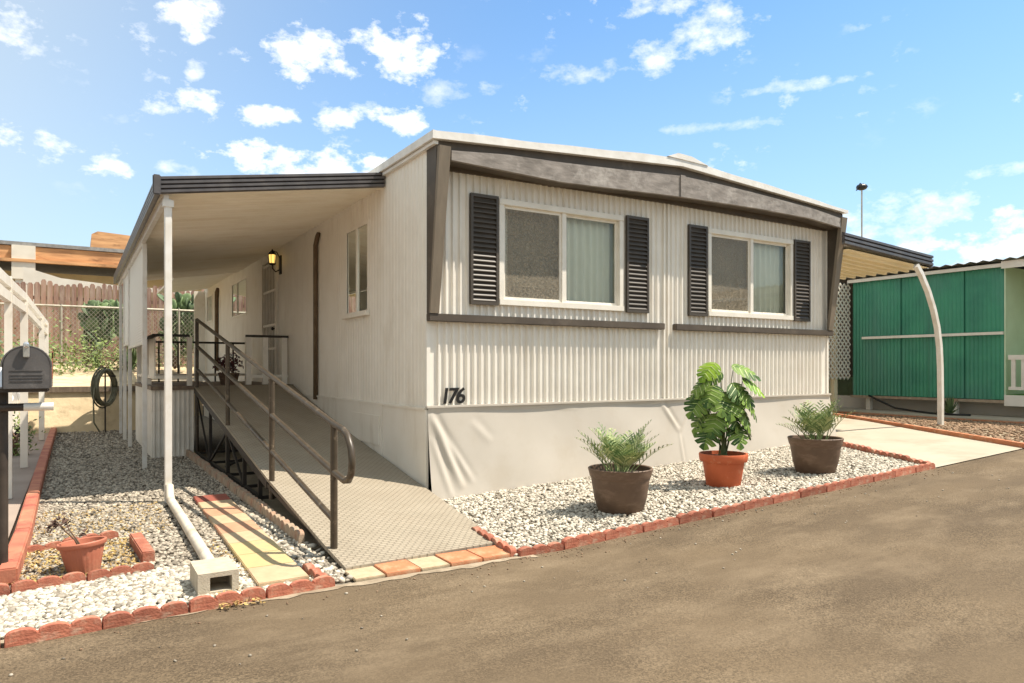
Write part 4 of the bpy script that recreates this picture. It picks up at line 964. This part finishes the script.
# ------------------------------------------------------------------ mailbox
mbx = thing('mailbox', 'dark arched metal mailbox on a dark post at the left edge', 'mailbox', (-3.64,-1.15,-.12))
X0, X1, ZB, ZT = -3.635, -3.365, 1.16, 1.435; YF_ = -1.28; rr = (X1-X0)/2; cx_ = (X0+X1)/2
def arcpoly(y, r_, zb, zt):
    pts = [(cx_-r_, y, zb)]
    for i in range(15):
        a = math.pi*(1-i/14); pts.append((cx_+r_*math.cos(a), y, zt-r_+ r_*math.sin(a)))
    pts.append((cx_+r_, y, zb)); return pts
b = MB(); b.prism(arcpoly(YF_, rr, ZB, ZT), (0,.50,0)); body = b.build('body', 'mailbox', mbx, smooth='auto')
b = MB(); b.prism(arcpoly(YF_-.022, rr-.006, ZB-.006, ZT-.004), (0,.02,0)); dr = b.build('door', 'mailbox', mbx, bevel=.004)
b = MB()
P_ = arcpoly(YF_-.012, rr+.004, ZB, ZT+.004)[1:-1]; b.tube(P_, .006, 5)
b.build('rim', 'mailbox', body)
b = MB()
for z in (1.205, 1.225, 1.245, 1.275): b.box(cx_-.09, cx_+.09, YF_-.0265, YF_-.0222, z, z+.006)
b.build('embossed_lines', 'mailbox', dr)
b = MB(); b.box(cx_-.018, cx_+.018, YF_-.05, YF_-.022, ZT-.07, ZT+.005); b.ball((cx_,YF_-.045,ZT+.01), .02,.02,.022); b.build('latch', 'chrome', dr, bevel=.004)
b = MB(); b.box(X1+.004, X1+.010, -1.20, -1.17, 1.22, 1.40); b.box(X1+.004,X1+.010,-1.20,-1.10,1.36,1.41); b.build('flag', 'edger', mbx)
b = MB(); b.box(-3.80, X1-.02, YF_+.01, -.80, ZB-.028, ZB-.001); b.build('mounting_board', 'mailpost', mbx)
b = MB(); b.tube([(-3.9,-1.2,1.03),(-3.355,-1.2,1.03)], .026, 12); arm = b.build('arm', 'mailpost', mbx, smooth='auto')
b = MB(); b.tube([(-3.52,-1.2,1.03),(-3.35,-1.2,1.03)], .0275, 12); b.build('arm_lit_end', 'metalpost', mbx, smooth='auto')  # pale sleeve on the dark arm, painting its sunlit end
b = MB(); b.tube([(-3.64,-1.15,-.14),(-3.64,-1.15,1.135)], .032, 12); b.build('post', 'mailpost', mbx, smooth='auto')

# ------------------------------------------------------------------ white timber frame of the left neighbour
fr = thing('garden_trellis', 'white painted timber frame with stepped double rail behind the mailbox', 'trellis', (-3.72, 4, -.12))
for x, y, w in ((-3.66,-.5,.055),(-3.84,2.4,.07),(-3.84,5.2,.09),(-3.78,9.6,.09),(-3.78,12.2,.09)):
    b = MB(); b.box(x-w/2,x+w/2,y-w/2,y+w/2,-.12,1.86 if y < 0 else (2.28 if y < 12 else 2.3)); 
    if y > 0: b.build('post', 'white', fr)
b = MB(); b.box(-3.675,-3.645,-.9,-.87,-.12,1.14); b.build('post', 'white', fr)
for x0,y0,z0,x1,y1,z1 in ((-3.84,-.4,2.12,-3.84,5.2,2.29),(-3.84,5.2,2.29,-3.78,12.2,2.28),(-3.84,-.4,1.98,-3.84,5.2,2.12),(-3.84,5.2,2.12,-3.78,12.2,2.08)):
    b = MB(); b.bar((x0,y0,z0),(x1,y1,z1),.06,.10); b.build('rail', 'white', fr)
b = MB(); b.box(-3.88,-3.79,-.45,-.36,-.12,2.14); b.build('post', 'white', fr)

# ------------------------------------------------------------------ parked car, mostly hidden
cr = thing('parked_car', 'white car parked behind the mailbox on the neighbour driveway', 'car', (-5.0, 8.4, -.12))
cx0, cx1, cy0 = -5.85, -4.15, 7.2
side = [(0,.28),(.0,.62),(.1,.74),(1.1,.90),(1.75,1.36),(2.3,1.42),(3.2,1.38),(3.9,.98),(4.35,.92),(4.45,.6),(4.4,.28)]
b = MB(); n = len(side)
for xi, ins in ((cx0,.0),(cx0+.05,-1),(cx1-.05,-1),(cx1,.0)):
    for (yy, zz) in side:
        dx = 0
        if zz > .95: dx = .16*(1 if xi < -5 else -1)
        b.v.append((xi+dx, cy0+yy+ (0 if ins else .03), zz-.12 - (.03 if ins == 0 else 0)))
for k in range(3):
    for i in range(n): b.f.append((k*n+i, k*n+(i+1) % n, (k+1)*n+(i+1) % n, (k+1)*n+i))
b.f.append(tuple(range(n))); b.f.append(tuple(reversed(range(3*n,4*n))))
b.build('body', 'carwhite', cr, smooth='auto')
b = MB(); b.hexa([(cx0+.2,cy0+1.17,.83),(cx1-.2,cy0+1.17,.83),(cx1-.2,cy0+1.2,.83),(cx0+.2,cy0+1.2,.83),(cx0+.27,cy0+1.70,1.215),(cx1-.27,cy0+1.70,1.215),(cx1-.27,cy0+1.74,1.215),(cx0+.27,cy0+1.74,1.215)]); b.build('windscreen', 'black', cr)
b = MB(); b.prism([(cx1-.135,cy0+1.45,.86),(cx1-.135,cy0+1.85,1.2),(cx1-.135,cy0+3.1,1.2),(cx1-.135,cy0+3.6,.86)], (-.02,0,0)); b.build('side_window', 'black', cr)
for yy in (.85, 3.5):
    for xx in (cx0+.12, cx1-.12):
        b = MB(); b.tube([(xx-.11,cy0+yy,.20),(xx+.11,cy0+yy,.20)], .32, 24); w = b.build('wheel', 'rubber', cr, smooth='auto')
        b = MB(); b.tube([(xx-.118,cy0+yy,.20),(xx+.118,cy0+yy,.20)], .20, 16); b.build('rim', 'chrome', w, smooth='auto')
for xx in (cx0+.3, cx1-.3):
    b = MB(); b.ball((xx,cy0+.02,.52), .16,.05,.08); b.build('headlight', 'chrome', cr, smooth=True)
b = MB(); b.box(cx0+.1,cx1-.1,cy0-.04,cy0+.02,.12,.34); b.build('bumper', 'black', cr, bevel=.02)

# ------------------------------------------------------------------ back of the yard
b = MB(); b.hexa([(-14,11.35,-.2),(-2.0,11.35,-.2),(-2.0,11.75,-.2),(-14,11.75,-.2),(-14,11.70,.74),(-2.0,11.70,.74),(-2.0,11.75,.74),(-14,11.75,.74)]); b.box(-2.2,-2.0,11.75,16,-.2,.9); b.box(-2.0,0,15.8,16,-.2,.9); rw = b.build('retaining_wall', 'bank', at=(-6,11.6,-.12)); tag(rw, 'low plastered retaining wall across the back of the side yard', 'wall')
b = MB(); b.box(-14,-1.95,11.62,11.8,.742,.86); tag(b.build('timber_sleeper', 'deckwood', at=(-6,11.6,.74)), 'long dark sleeper lying along the top of the low retaining wall', 'sleeper')
def blades(b, c, n, ln, w, spread=1.0):
    for k in range(n):
        a = random.random()*6.283; le = random.uniform(.15,1.1)*spread; d = Vector((math.cos(a)*math.sin(le), math.sin(a)*math.sin(le), math.cos(le))); l = ln*random.uniform(.7,1.1)
        sd = Vector((-math.sin(a), math.cos(a), 0))*w
        p = Vector(c); m_ = p + d*l*.5; e = p + d*l + Vector((0,0,-.15*l*math.sin(le)))
        b.add([p-sd*.7, p+sd*.7, m_+sd, e, m_-sd], [(0,1,2,4),(4,2,3)])
def cactus(x, y, z, n, seed, label, spread=1.0, h=2.0):
    random.seed(seed); t = thing('prickly_pear_cactus', label, 'cactus', (x,y,z), 0, 'cacti in front of the wooden fence')
    b = MB(); tips = []
    tr = MB(); tr.tube([(x,y,z-.05),(x+.1,y,z+.4),(x+.35*spread,y,z+.8)], [.11,.09,.07], 8); tr.build('trunk', 'twig', t, smooth=True)
    st = [(Vector((x+q*.35*spread, y, z+q*.8)), 0) for q in (.25,.4,.6,.8,1)]
    tr.tube([(x,y,z+.1),(x-.11*spread,y,z+.3)], .07, 6) if False else None
    while len(tips) < n:
        p, g = random.choice(st); a = random.random()*6.283; le = random.uniform(0,1.0)
        d = Vector((math.cos(a)*math.sin(le), math.sin(a)*.5*math.sin(le), math.cos(le))).normalized(); r_ = random.uniform(.14,.22)
        c = p + d*r_
        if c.z > z+h: continue
        yaw = random.random()*3.14; q = d.to_track_quat('Z','Y').to_matrix() @ Matrix.Rotation(yaw, 3, 'Z')
        b.ball(c, r_*.72, .03, r_, 12, 8, q); tips.append(c); st.append((c + d*r_*.85, g+1))
    b.build('pads', 'cactus', t, smooth=True); return t
cactus(-3.0, 16.75, 1.35, 170, 3, 'large prickly pear cactus rising behind the chain link fence left of the awning posts', 2.4, 1.75)
cactus(-.7, 16.8, 1.35, 170, 4, 'prickly pear cactus seen through the porch railing', 1.8, 2.2)
random.seed(9)
def shrub(x, y, z, r_, h, n, label, m='shrub', name='leafy_shrub', s=.06):
    t = thing(name, label, 'shrub', (x,y,z), 0, 'shrubs at the back of the yard')
    b = MB()
    for k in range(n):
        d = Vector((random.gauss(0,.5)*r_, random.gauss(0,.35)*r_, abs(random.gauss(.35,.33))*h)); c = Vector((x,y,z))+d
        a = Vector((random.gauss(0,1),random.gauss(0,1),random.gauss(0,1))).normalized()*s*random.uniform(.6,1.4); e = a.orthogonal().normalized()*s*.45
        b.add([c-a,c+e,c+a,c-e],[(0,1,2,3)])
    b.build('foliage', m, t)
    b = MB()
    for k in range(5): b.tube([(x,y,z-.05),(x+random.gauss(0,.2)*r_,y+random.gauss(0,.15)*r_,z+h*.35),(x+random.gauss(0,.5)*r_,y+random.gauss(0,.3)*r_,z+h*.7)], [.025,.015,.006], 5)
    b.build('stems', 'twig', t)
shrub(-4.1, 14.6, 1.1, 1.1, 1.15, 900, 'bright green leafy shrub on the bank behind the white timber frame')
shrub(-2.6, 15.2, 1.2, 1.2, .9, 800, 'yellow green shrub on the sunny bank left of the hose reel', s=.05)
shrub(-5.6, 13.2, 1.0, 1.1, 1.2, 700, 'dark green shrub at the far left behind the car', 'cactus', s=.07)
shrub(-.6, 17.3, 1.3, 1.3, .8, 600, 'low leafy shrub at the foot of the cactus behind the porch', s=.05)
shrub(-4.05, 7.0, -.12, .28, .75, 260, 'small yellow green shrub between the white frame posts', s=.04)
t = thing('agave', 'spiky pale green agave on the bank by the chain link fence', 'agave', (-1.9,15.6,1.2), 0)
b = MB(); blades(b, (-1.9,15.6,1.2), 60, .85, .035); blades(b, (-2.7,15.9,1.25), 40, .6, .03); b.build('blades', 'agave', t)
# chain link fence
cf = thing('chain_link_fence', 'chain link fence with pale top rail on the bank in front of the wooden fence', 'fence', (-3, 17, 1.3))
yF, z0, z1 = 16.2, 1.30, 2.98
b = MB(); b.tube([(-14,yF,z1),(6,yF,z1)], .035, 6); b.build('top_rail', 'galv', cf)
for x in (-9.4,-6.5,-3.55,-.6,2.3,5.2): b = MB(); b.tube([(x,yF,z0-.3),(x,yF,z1+.05)], .035, 6); b.build('post', 'galv', cf)
b = MB(); s_ = .11; x = -9.0
while x < 5:
    for sg in (1,-1):
        b.bar((x,yF,z0),(x+sg*(z1-z0)*.9,yF,z1),.008,.008)
    x += s_
b.build('wire_mesh', 'galv', cf)
# wooden fence
wf = thing('wooden_fence', 'weathered reddish board fence behind the chain link', 'fence', (-3, 18.2, 1.4))
b = MB(); x = -14; k = 0
while x < 8:
    w = random.uniform(.125,.15); h = random.uniform(3.74,3.9); dx = random.uniform(-.01,.01)
    b.prism([(x,18.2+dx,1.3),(x+w,18.2+dx,1.3),(x+w,18.2+dx,h-.06),(x+w*.75,18.2+dx,h),(x+w*.25,18.2+dx,h),(x,18.2+dx,h-.06)], (0,.02,0)); x += w+random.uniform(.008,.03)
b.build('boards', 'wood', wf)
b = MB(); b.box(-14,8,18.24,18.29,1.8,1.9); b.box(-14,8,18.24,18.29,3.3,3.4); b.build('cross_rails', 'wood', wf)
# house behind the fence
nh = thing('rear_house', 'tan house behind the board fence with a heavy orange stained roof beam', 'house', (-6, 24, 1.4))
b = MB(); b.box(-22,3,23,23.3,1.3,4.62); b.box(-22,3,30,30.3,1.3,4.8); b.box(-22,-21.7,23,30,1.3,4.7); b.box(2.7,3,23,30,1.3,4.7); b.build('wall', 'stucco', nh)
b = MB(); b.box(-22,4,21.6,21.75,4.86,5.30); b.build('beam', 'beam', nh)
b = MB(); b.box(-22,4,21.4,21.6,4.76,4.86); b.build('lower_beam', 'beam', nh)
b = MB(); b.box(-22.4,4.4,21.55,30.5,5.32,5.44); b.build('roof', 'neighroof', nh)
b = MB(); b.box(-5.0,-4.35,21.45,21.6,4.2,5.31); b.box(-4.9,-4.4,21.5,22,1.3,4.2); b.build('column', 'stuccow', nh)
b = MB(); b.prism([(-4.6,19.8,3.9),(1.5,19.8,3.75),(1.5,19.8,3.9),(-2.0,19.8,3.98),(-3.6,19.8,4.12),(-4.6,19.8,4.42)], (0,.05,0)); o = b.build('shade_sail', 'stuccow', at=(-1,19.8,3.7)); tag(o, 'white cloth shade hanging above the board fence', 'shade cloth')
b = MB(); b.prism([(-2.75,24,5.46),(1.2,24,5.46),(1.2,24,6.2),(-2.5,24,6.4),(-2.7,24,6.28)], (0,2.5,0)); b.build('roof_box', 'beam', nh)

# hose reel
hs = thing('hose_reel', 'coiled garden hose hanging on a thin metal stand at the far end of the yard', 'garden hose', (-2.7,11.0,-.12))
b = MB(); random.seed(2)
ax = Vector((.55,.83,0)).normalized(); c = Vector((-2.66,11.0,.86))
for k in range(7):
    r_ = random.uniform(.34,.42); pts = []
    off = Vector((-ax.y, ax.x, 0))*random.uniform(-.07,.07)
    for i in range(25):
        a = i/24*6.283; pts.append(c+off+Vector((0,0,random.uniform(-.02,.0)))+ax*r_*math.cos(a)*.95+Vector((0,0,r_*math.sin(a)*1.05)))
    b.tube(pts, .018, 6)
b.tube([c+ax*-.38, c+ax*-.42+Vector((0,0,-.3)), c+ax*-.40+Vector((0,0,-.75)), c+ax*-.2+Vector((0,-.2,-.96))], .018, 6)
b.build('hose', 'hose', hs, smooth=True)
b = MB(); b.tube([(-2.66,11.06,-.14),(-2.66,11.06,1.3)], .018, 6); b.tube([(-2.85,11.06,1.1),(-2.45,11.06,1.1)], .015, 6); b.build('stand', 'darksteel', hs)

# ------------------------------------------------------------------ right carport
rc = thing('driveway_awning', 'tan ribbed driveway awning with dark fascia and one curved white post at the right', 'awning', (9.5,-.39,.3))
za2 = lambda x: 3.12 - (x-6.9)*.055
b = MB(); y = -.35; ys = []
while y < 13:
    for u, d in ((0,0),(.14,0),(.15,.04),(.19,.04),(.20,0)): ys.append((y+u, d))
    y += .20
n = len(ys)
for x in (6.92, 9.2):
    for (yy, d) in ys: b.v.append((x, yy, za2(x)-d))
for i in range(n-1): b.f.append((i, i+1, n+i+1, n+i))
b.build('ceiling_pans', 'ceil2', rc)
b = MB(); b.hexa([(6.92,-.35,za2(6.92)+.05),(9.22,-.35,za2(9.22)+.05),(9.22,13,za2(9.22)+.05),(6.92,13,za2(6.92)+.05),(6.92,-.35,za2(6.92)+.08),(9.22,-.35,za2(9.22)+.08),(9.22,13,za2(9.22)+.08),(6.92,13,za2(6.92)+.08)]); b.build('roof_sheet', 'white', rc)
ribbed((6.75,-.38,3.17), (9.22,-.38,3.015), (0,-1,0), .19, 3).build('front_fascia', 'fascia', rc)
ribbed((9.22,-.38,2.99), (9.22,13,2.99), (1,0,0), .15, 3).build('side_fascia', 'fascia', rc)
for y in (-.39, 5.2, 10.5):
    pts = [(8.72,y,2.99),(8.86,y,2.86),(9.08,y,2.58),(9.25,y,2.28),(9.37,y,1.98),(9.44,y,1.65),(9.47,y,1.3),(9.48,y,.8),(9.48,y,.18)]
    b = MB()
    for a, c_ in zip(pts[:-1], pts[1:]): b.bar(a, c_, .075, .075, up=(0,1,0))
    b.build('curved_post', 'metalpost', rc)

# ------------------------------------------------------------------ right neighbour
nb = thing('neighbour_home', 'mint green neighbour home with green metal porch enclosure and white railing', 'mobile home', (13, 0, .3))
XN = 12.12
def greenpanel(y0, y1, z0, z1, x):
    b = MB(); n = int((y1-y0)/.0375); pts = []
    for i in range(n+1): pts.append((y0+(y1-y0)*i/n, (.012 if i % 2 else -.006)))
    for i, (yy, d) in enumerate(pts): b.v += [(x-d, yy, z0), (x-d, yy, z1)]
    for i in range(n): b.f.append((2*i, 2*i+2, 2*i+3, 2*i+1))
    return b
cuts = [-.20,.52,1.20,1.82,2.42,2.96]
for i in range(5): greenpanel(cuts[i]+.006, cuts[i+1]-.006, .67 if i < 4 else .60, 3.24, XN - (.02 if i % 2 else 0)).build('green_panel', 'green', nb)
b = MB(); b.box(12.13,14,-.22,-.2,.6,3.24); b.build('enclosure_end', 'mint', nb)
b = MB(); b.box(12.145,12.16,-.2,2.95,.655,3.24); b.build('enclosure_backing', 'green', nb)
b = MB(); b.box(12.03,12.075,-.22,2.68,1.93,1.985); b.build('cross_bar', 'white', nb)
b = MB(); b.box(12.10,12.16,-.25,3.0,.60,.655); b.build('sill_beam', 'edgergrey', nb)
b = MB(); b.box(12.45,12.5,-8,6,.25,.62); b.build('skirting', 'skirt', nb)
for y in (.75, 2.62): b = MB(); b.box(12.18,12.28,y-.05,y+.05,.3,.62); b.build('pier', 'white', nb)
b = MB(); b.box(13.3,13.35,-9,-.2,.6,3.25); b.box(13.3,19,5.9,6,.3,3.3); b.box(18.95,19,-9,6,.3,3.3); b.box(13.3,19,-9.05,-9,.3,3.3); b.build('siding', 'mint', nb)
corr('y', -9, -.24, .78, lambda y: 3.22, .10, .012, [], (), out=-1, base=13.28).build('corrugated_siding', 'mint', nb)
b = MB(); b.box(12.12,13.28,-8,-.24,.68,.77); b.build('porch_floor', 'greenfloor', nb)
b = MB(); b.box(12.08,12.12,-8,-.22,.55,.76); b.build('porch_edge', 'white', nb)
b = MB(); b.box(12.10,12.17,-8,-.28,1.44,1.53); b.build('railing_rail', 'white', nb)
b = MB(); b.box(12.11,12.16,-8,-.28,.86,.92); b.build('railing_rail', 'white', nb)
y = -.36
for k in range(26): b = MB(); b.box(12.115,12.155,y-.035,y+.035,.92,1.44); b.build('baluster', 'white', nb); y -= .17
b = MB(); n = 120   # corrugated roof edge
for i in range(n+1):
    yy = -8 + 14*i/n; dz = .02 if i % 2 else -.02; b.v += [(11.85,yy,3.36+dz),(19.3,yy,3.62+dz)]
for i in range(n): b.f.append((2*i,2*i+1,2*i+3,2*i+2))
b.build('roof', 'neighroof', nb)
b = MB(); b.box(11.98,12.03,-8,3.0,3.23,3.30); b.box(11.96,11.978,-8,-.22,3.19,3.33); b.build('fascia', 'white', nb)
b = MB(); b.box(11.9,13.3,3.9,6,3.2,3.32); b.build('soffit', 'white', nb)
# lattice screen
lt = thing('lattice_screen', 'white diagonal lattice screen between the home and the green wall', 'lattice', (11.6,3.3,.3))
x0, x1, z0, z1, yl = 10.3, 12.12, 1.02, 3.22, 3.02
b = MB(); s_ = .145
k = -20
while k < 40:
    for sg in (1,-1):
        # clip line x = xs + sg*(z-z0) to the rectangle
        xs_ = x0 + k*s_
        pts = []
        for z in (z0, z1):
            pts.append((xs_ + sg*(z-z0), z))
        (xa, za_), (xb, zb_) = pts
        def clip(xa, za_, xb, zb_):
            t0, t1 = 0, 1; dx = xb-xa
            for lim, s2 in ((x0, 1), (x1, -1)):
                # s2*(xa+t*dx - lim) >= 0
                f0 = s2*(xa-lim); f1 = s2*(xb-lim)
                if f0 < 0 and f1 < 0: return None
                if f0 < 0: t0 = max(t0, -f0/(f1-f0))
                if f1 < 0: t1 = min(t1, f0/(f0-f1))
            if t0 >= t1: return None
            return (xa+dx*t0, za_+(zb_-za_)*t0, xa+dx*t1, za_+(zb_-za_)*t1)
        r_ = clip(xa, za_, xb, zb_)
        if r_: b.bar((r_[0],yl+.006*sg,r_[1]),(r_[2],yl+.006*sg,r_[3]),.010,.036,up=(0,0,1)) if False else b.bar((r_[0],yl+.007*sg,r_[1]),(r_[2],yl+.007*sg,r_[3]),.036,.011,up=(0,1,0))
    k += 1
b.build('lattice', 'white', lt)
for x in (11.05, 11.62): b = MB(); b.box(x-.05,x+.05,yl+.03,yl+.12,.25,3.25); b.build('post', 'ceil2', lt)
b = MB(); b.box(10.3,12.1,yl+.3,yl+.34,.28,1.05); b.build('lower_board', 'ceil2', lt)
b = MB(); b.box(10.2,13.25,3.45,3.5,1.06,3.3); tag(b.build('rear_wall', 'screenwall', at=(11,3.5,1.06)), 'pale pinkish wall seen through the lattice screen', 'wall')
# hose and succulent on the neighbour's walk
b = MB(); b.tube([(12.02,2.5,.66),(11.95,2.2,.55),(11.85,1.8,.42),(11.8,1.3,.37),(11.7,.9,.355),(11.6,.5,.36),(11.7,.2,.36)], .022, 6); tag(b.build('garden_hose', 'black', smooth=True, at=(11.8,1.3,.34)), 'black hose drooping from under the green wall onto the walk', 'garden hose')
t = thing('succulent', 'dark spiky succulent on the walk below the green wall', 'succulent', (11.75,.62,.335))
random.seed(6); b = MB(); blades(b, (11.75,.62,.335), 26, .42, .03); b.build('blades', 'cactus', t)
# far mast
mt = thing('antenna_mast', 'thin antenna mast with a dark rotor head behind the right awning', 'antenna', (21.2,8.5,.3))
b = MB(); b.tube([(21.2,8.5,.3),(21.2,8.5,7.75)], .03, 6); b.build('pole', 'galv', mt)
b = MB(); b.ball((21.2,8.5,7.85), .20,.20,.12); b.prism([(20.9,8.5,7.68),(21.1,8.5,7.80),(21.15,8.5,8.0)], (0,.05,0)); b.prism([(21.3,8.5,7.8),(21.6,8.5,7.92),(21.3,8.5,8.0)], (0,.05,0)); b.build('rotor_head', 'black', mt)
# homes across the road (seen only as reflections and from the side)
ah = thing('opposite_home', 'pale mobile home across the road', 'mobile home', (2,-16,.0))
b = MB(); b.box(-6,9,-22,-14.5,-.12,3.2); b.build('wall', 'stucco', ah)
b = MB(); b.prism([(-6.4,-22.4,3.2),(-6.4,-14.1,3.2),(-6.4,-18.2,4.1)], (15.8,0,0)); b.build('roof', 'neighroof', ah)
b = MB(); b.box(0,2,-14.5,-14.46,1.3,2.5); b.box(5,7,-14.5,-14.46,1.3,2.5); b.build('window', 'black', ah)

lh = thing('left_reflector_home', 'tan mobile home beyond the neighbour driveway, added outside the frame at the left for window reflections', 'mobile home', (-12,7,-.12))  # unseen home, added as a dark reflector for the side windows
b = MB(); b.box(-15,-8.6,-1,15,-.12,3.5); b.build('wall', 'doorpaint', lh)
b = MB(); b.box(-15.4,-8.3,-1.4,15.4,3.5,3.75); b.build('roof', 'neighroof', lh)
for y in (2, 7, 11): b = MB(); b.box(-8.6,-8.56,y,y+1.4,1.6,2.8); b.build('window', 'black', lh)
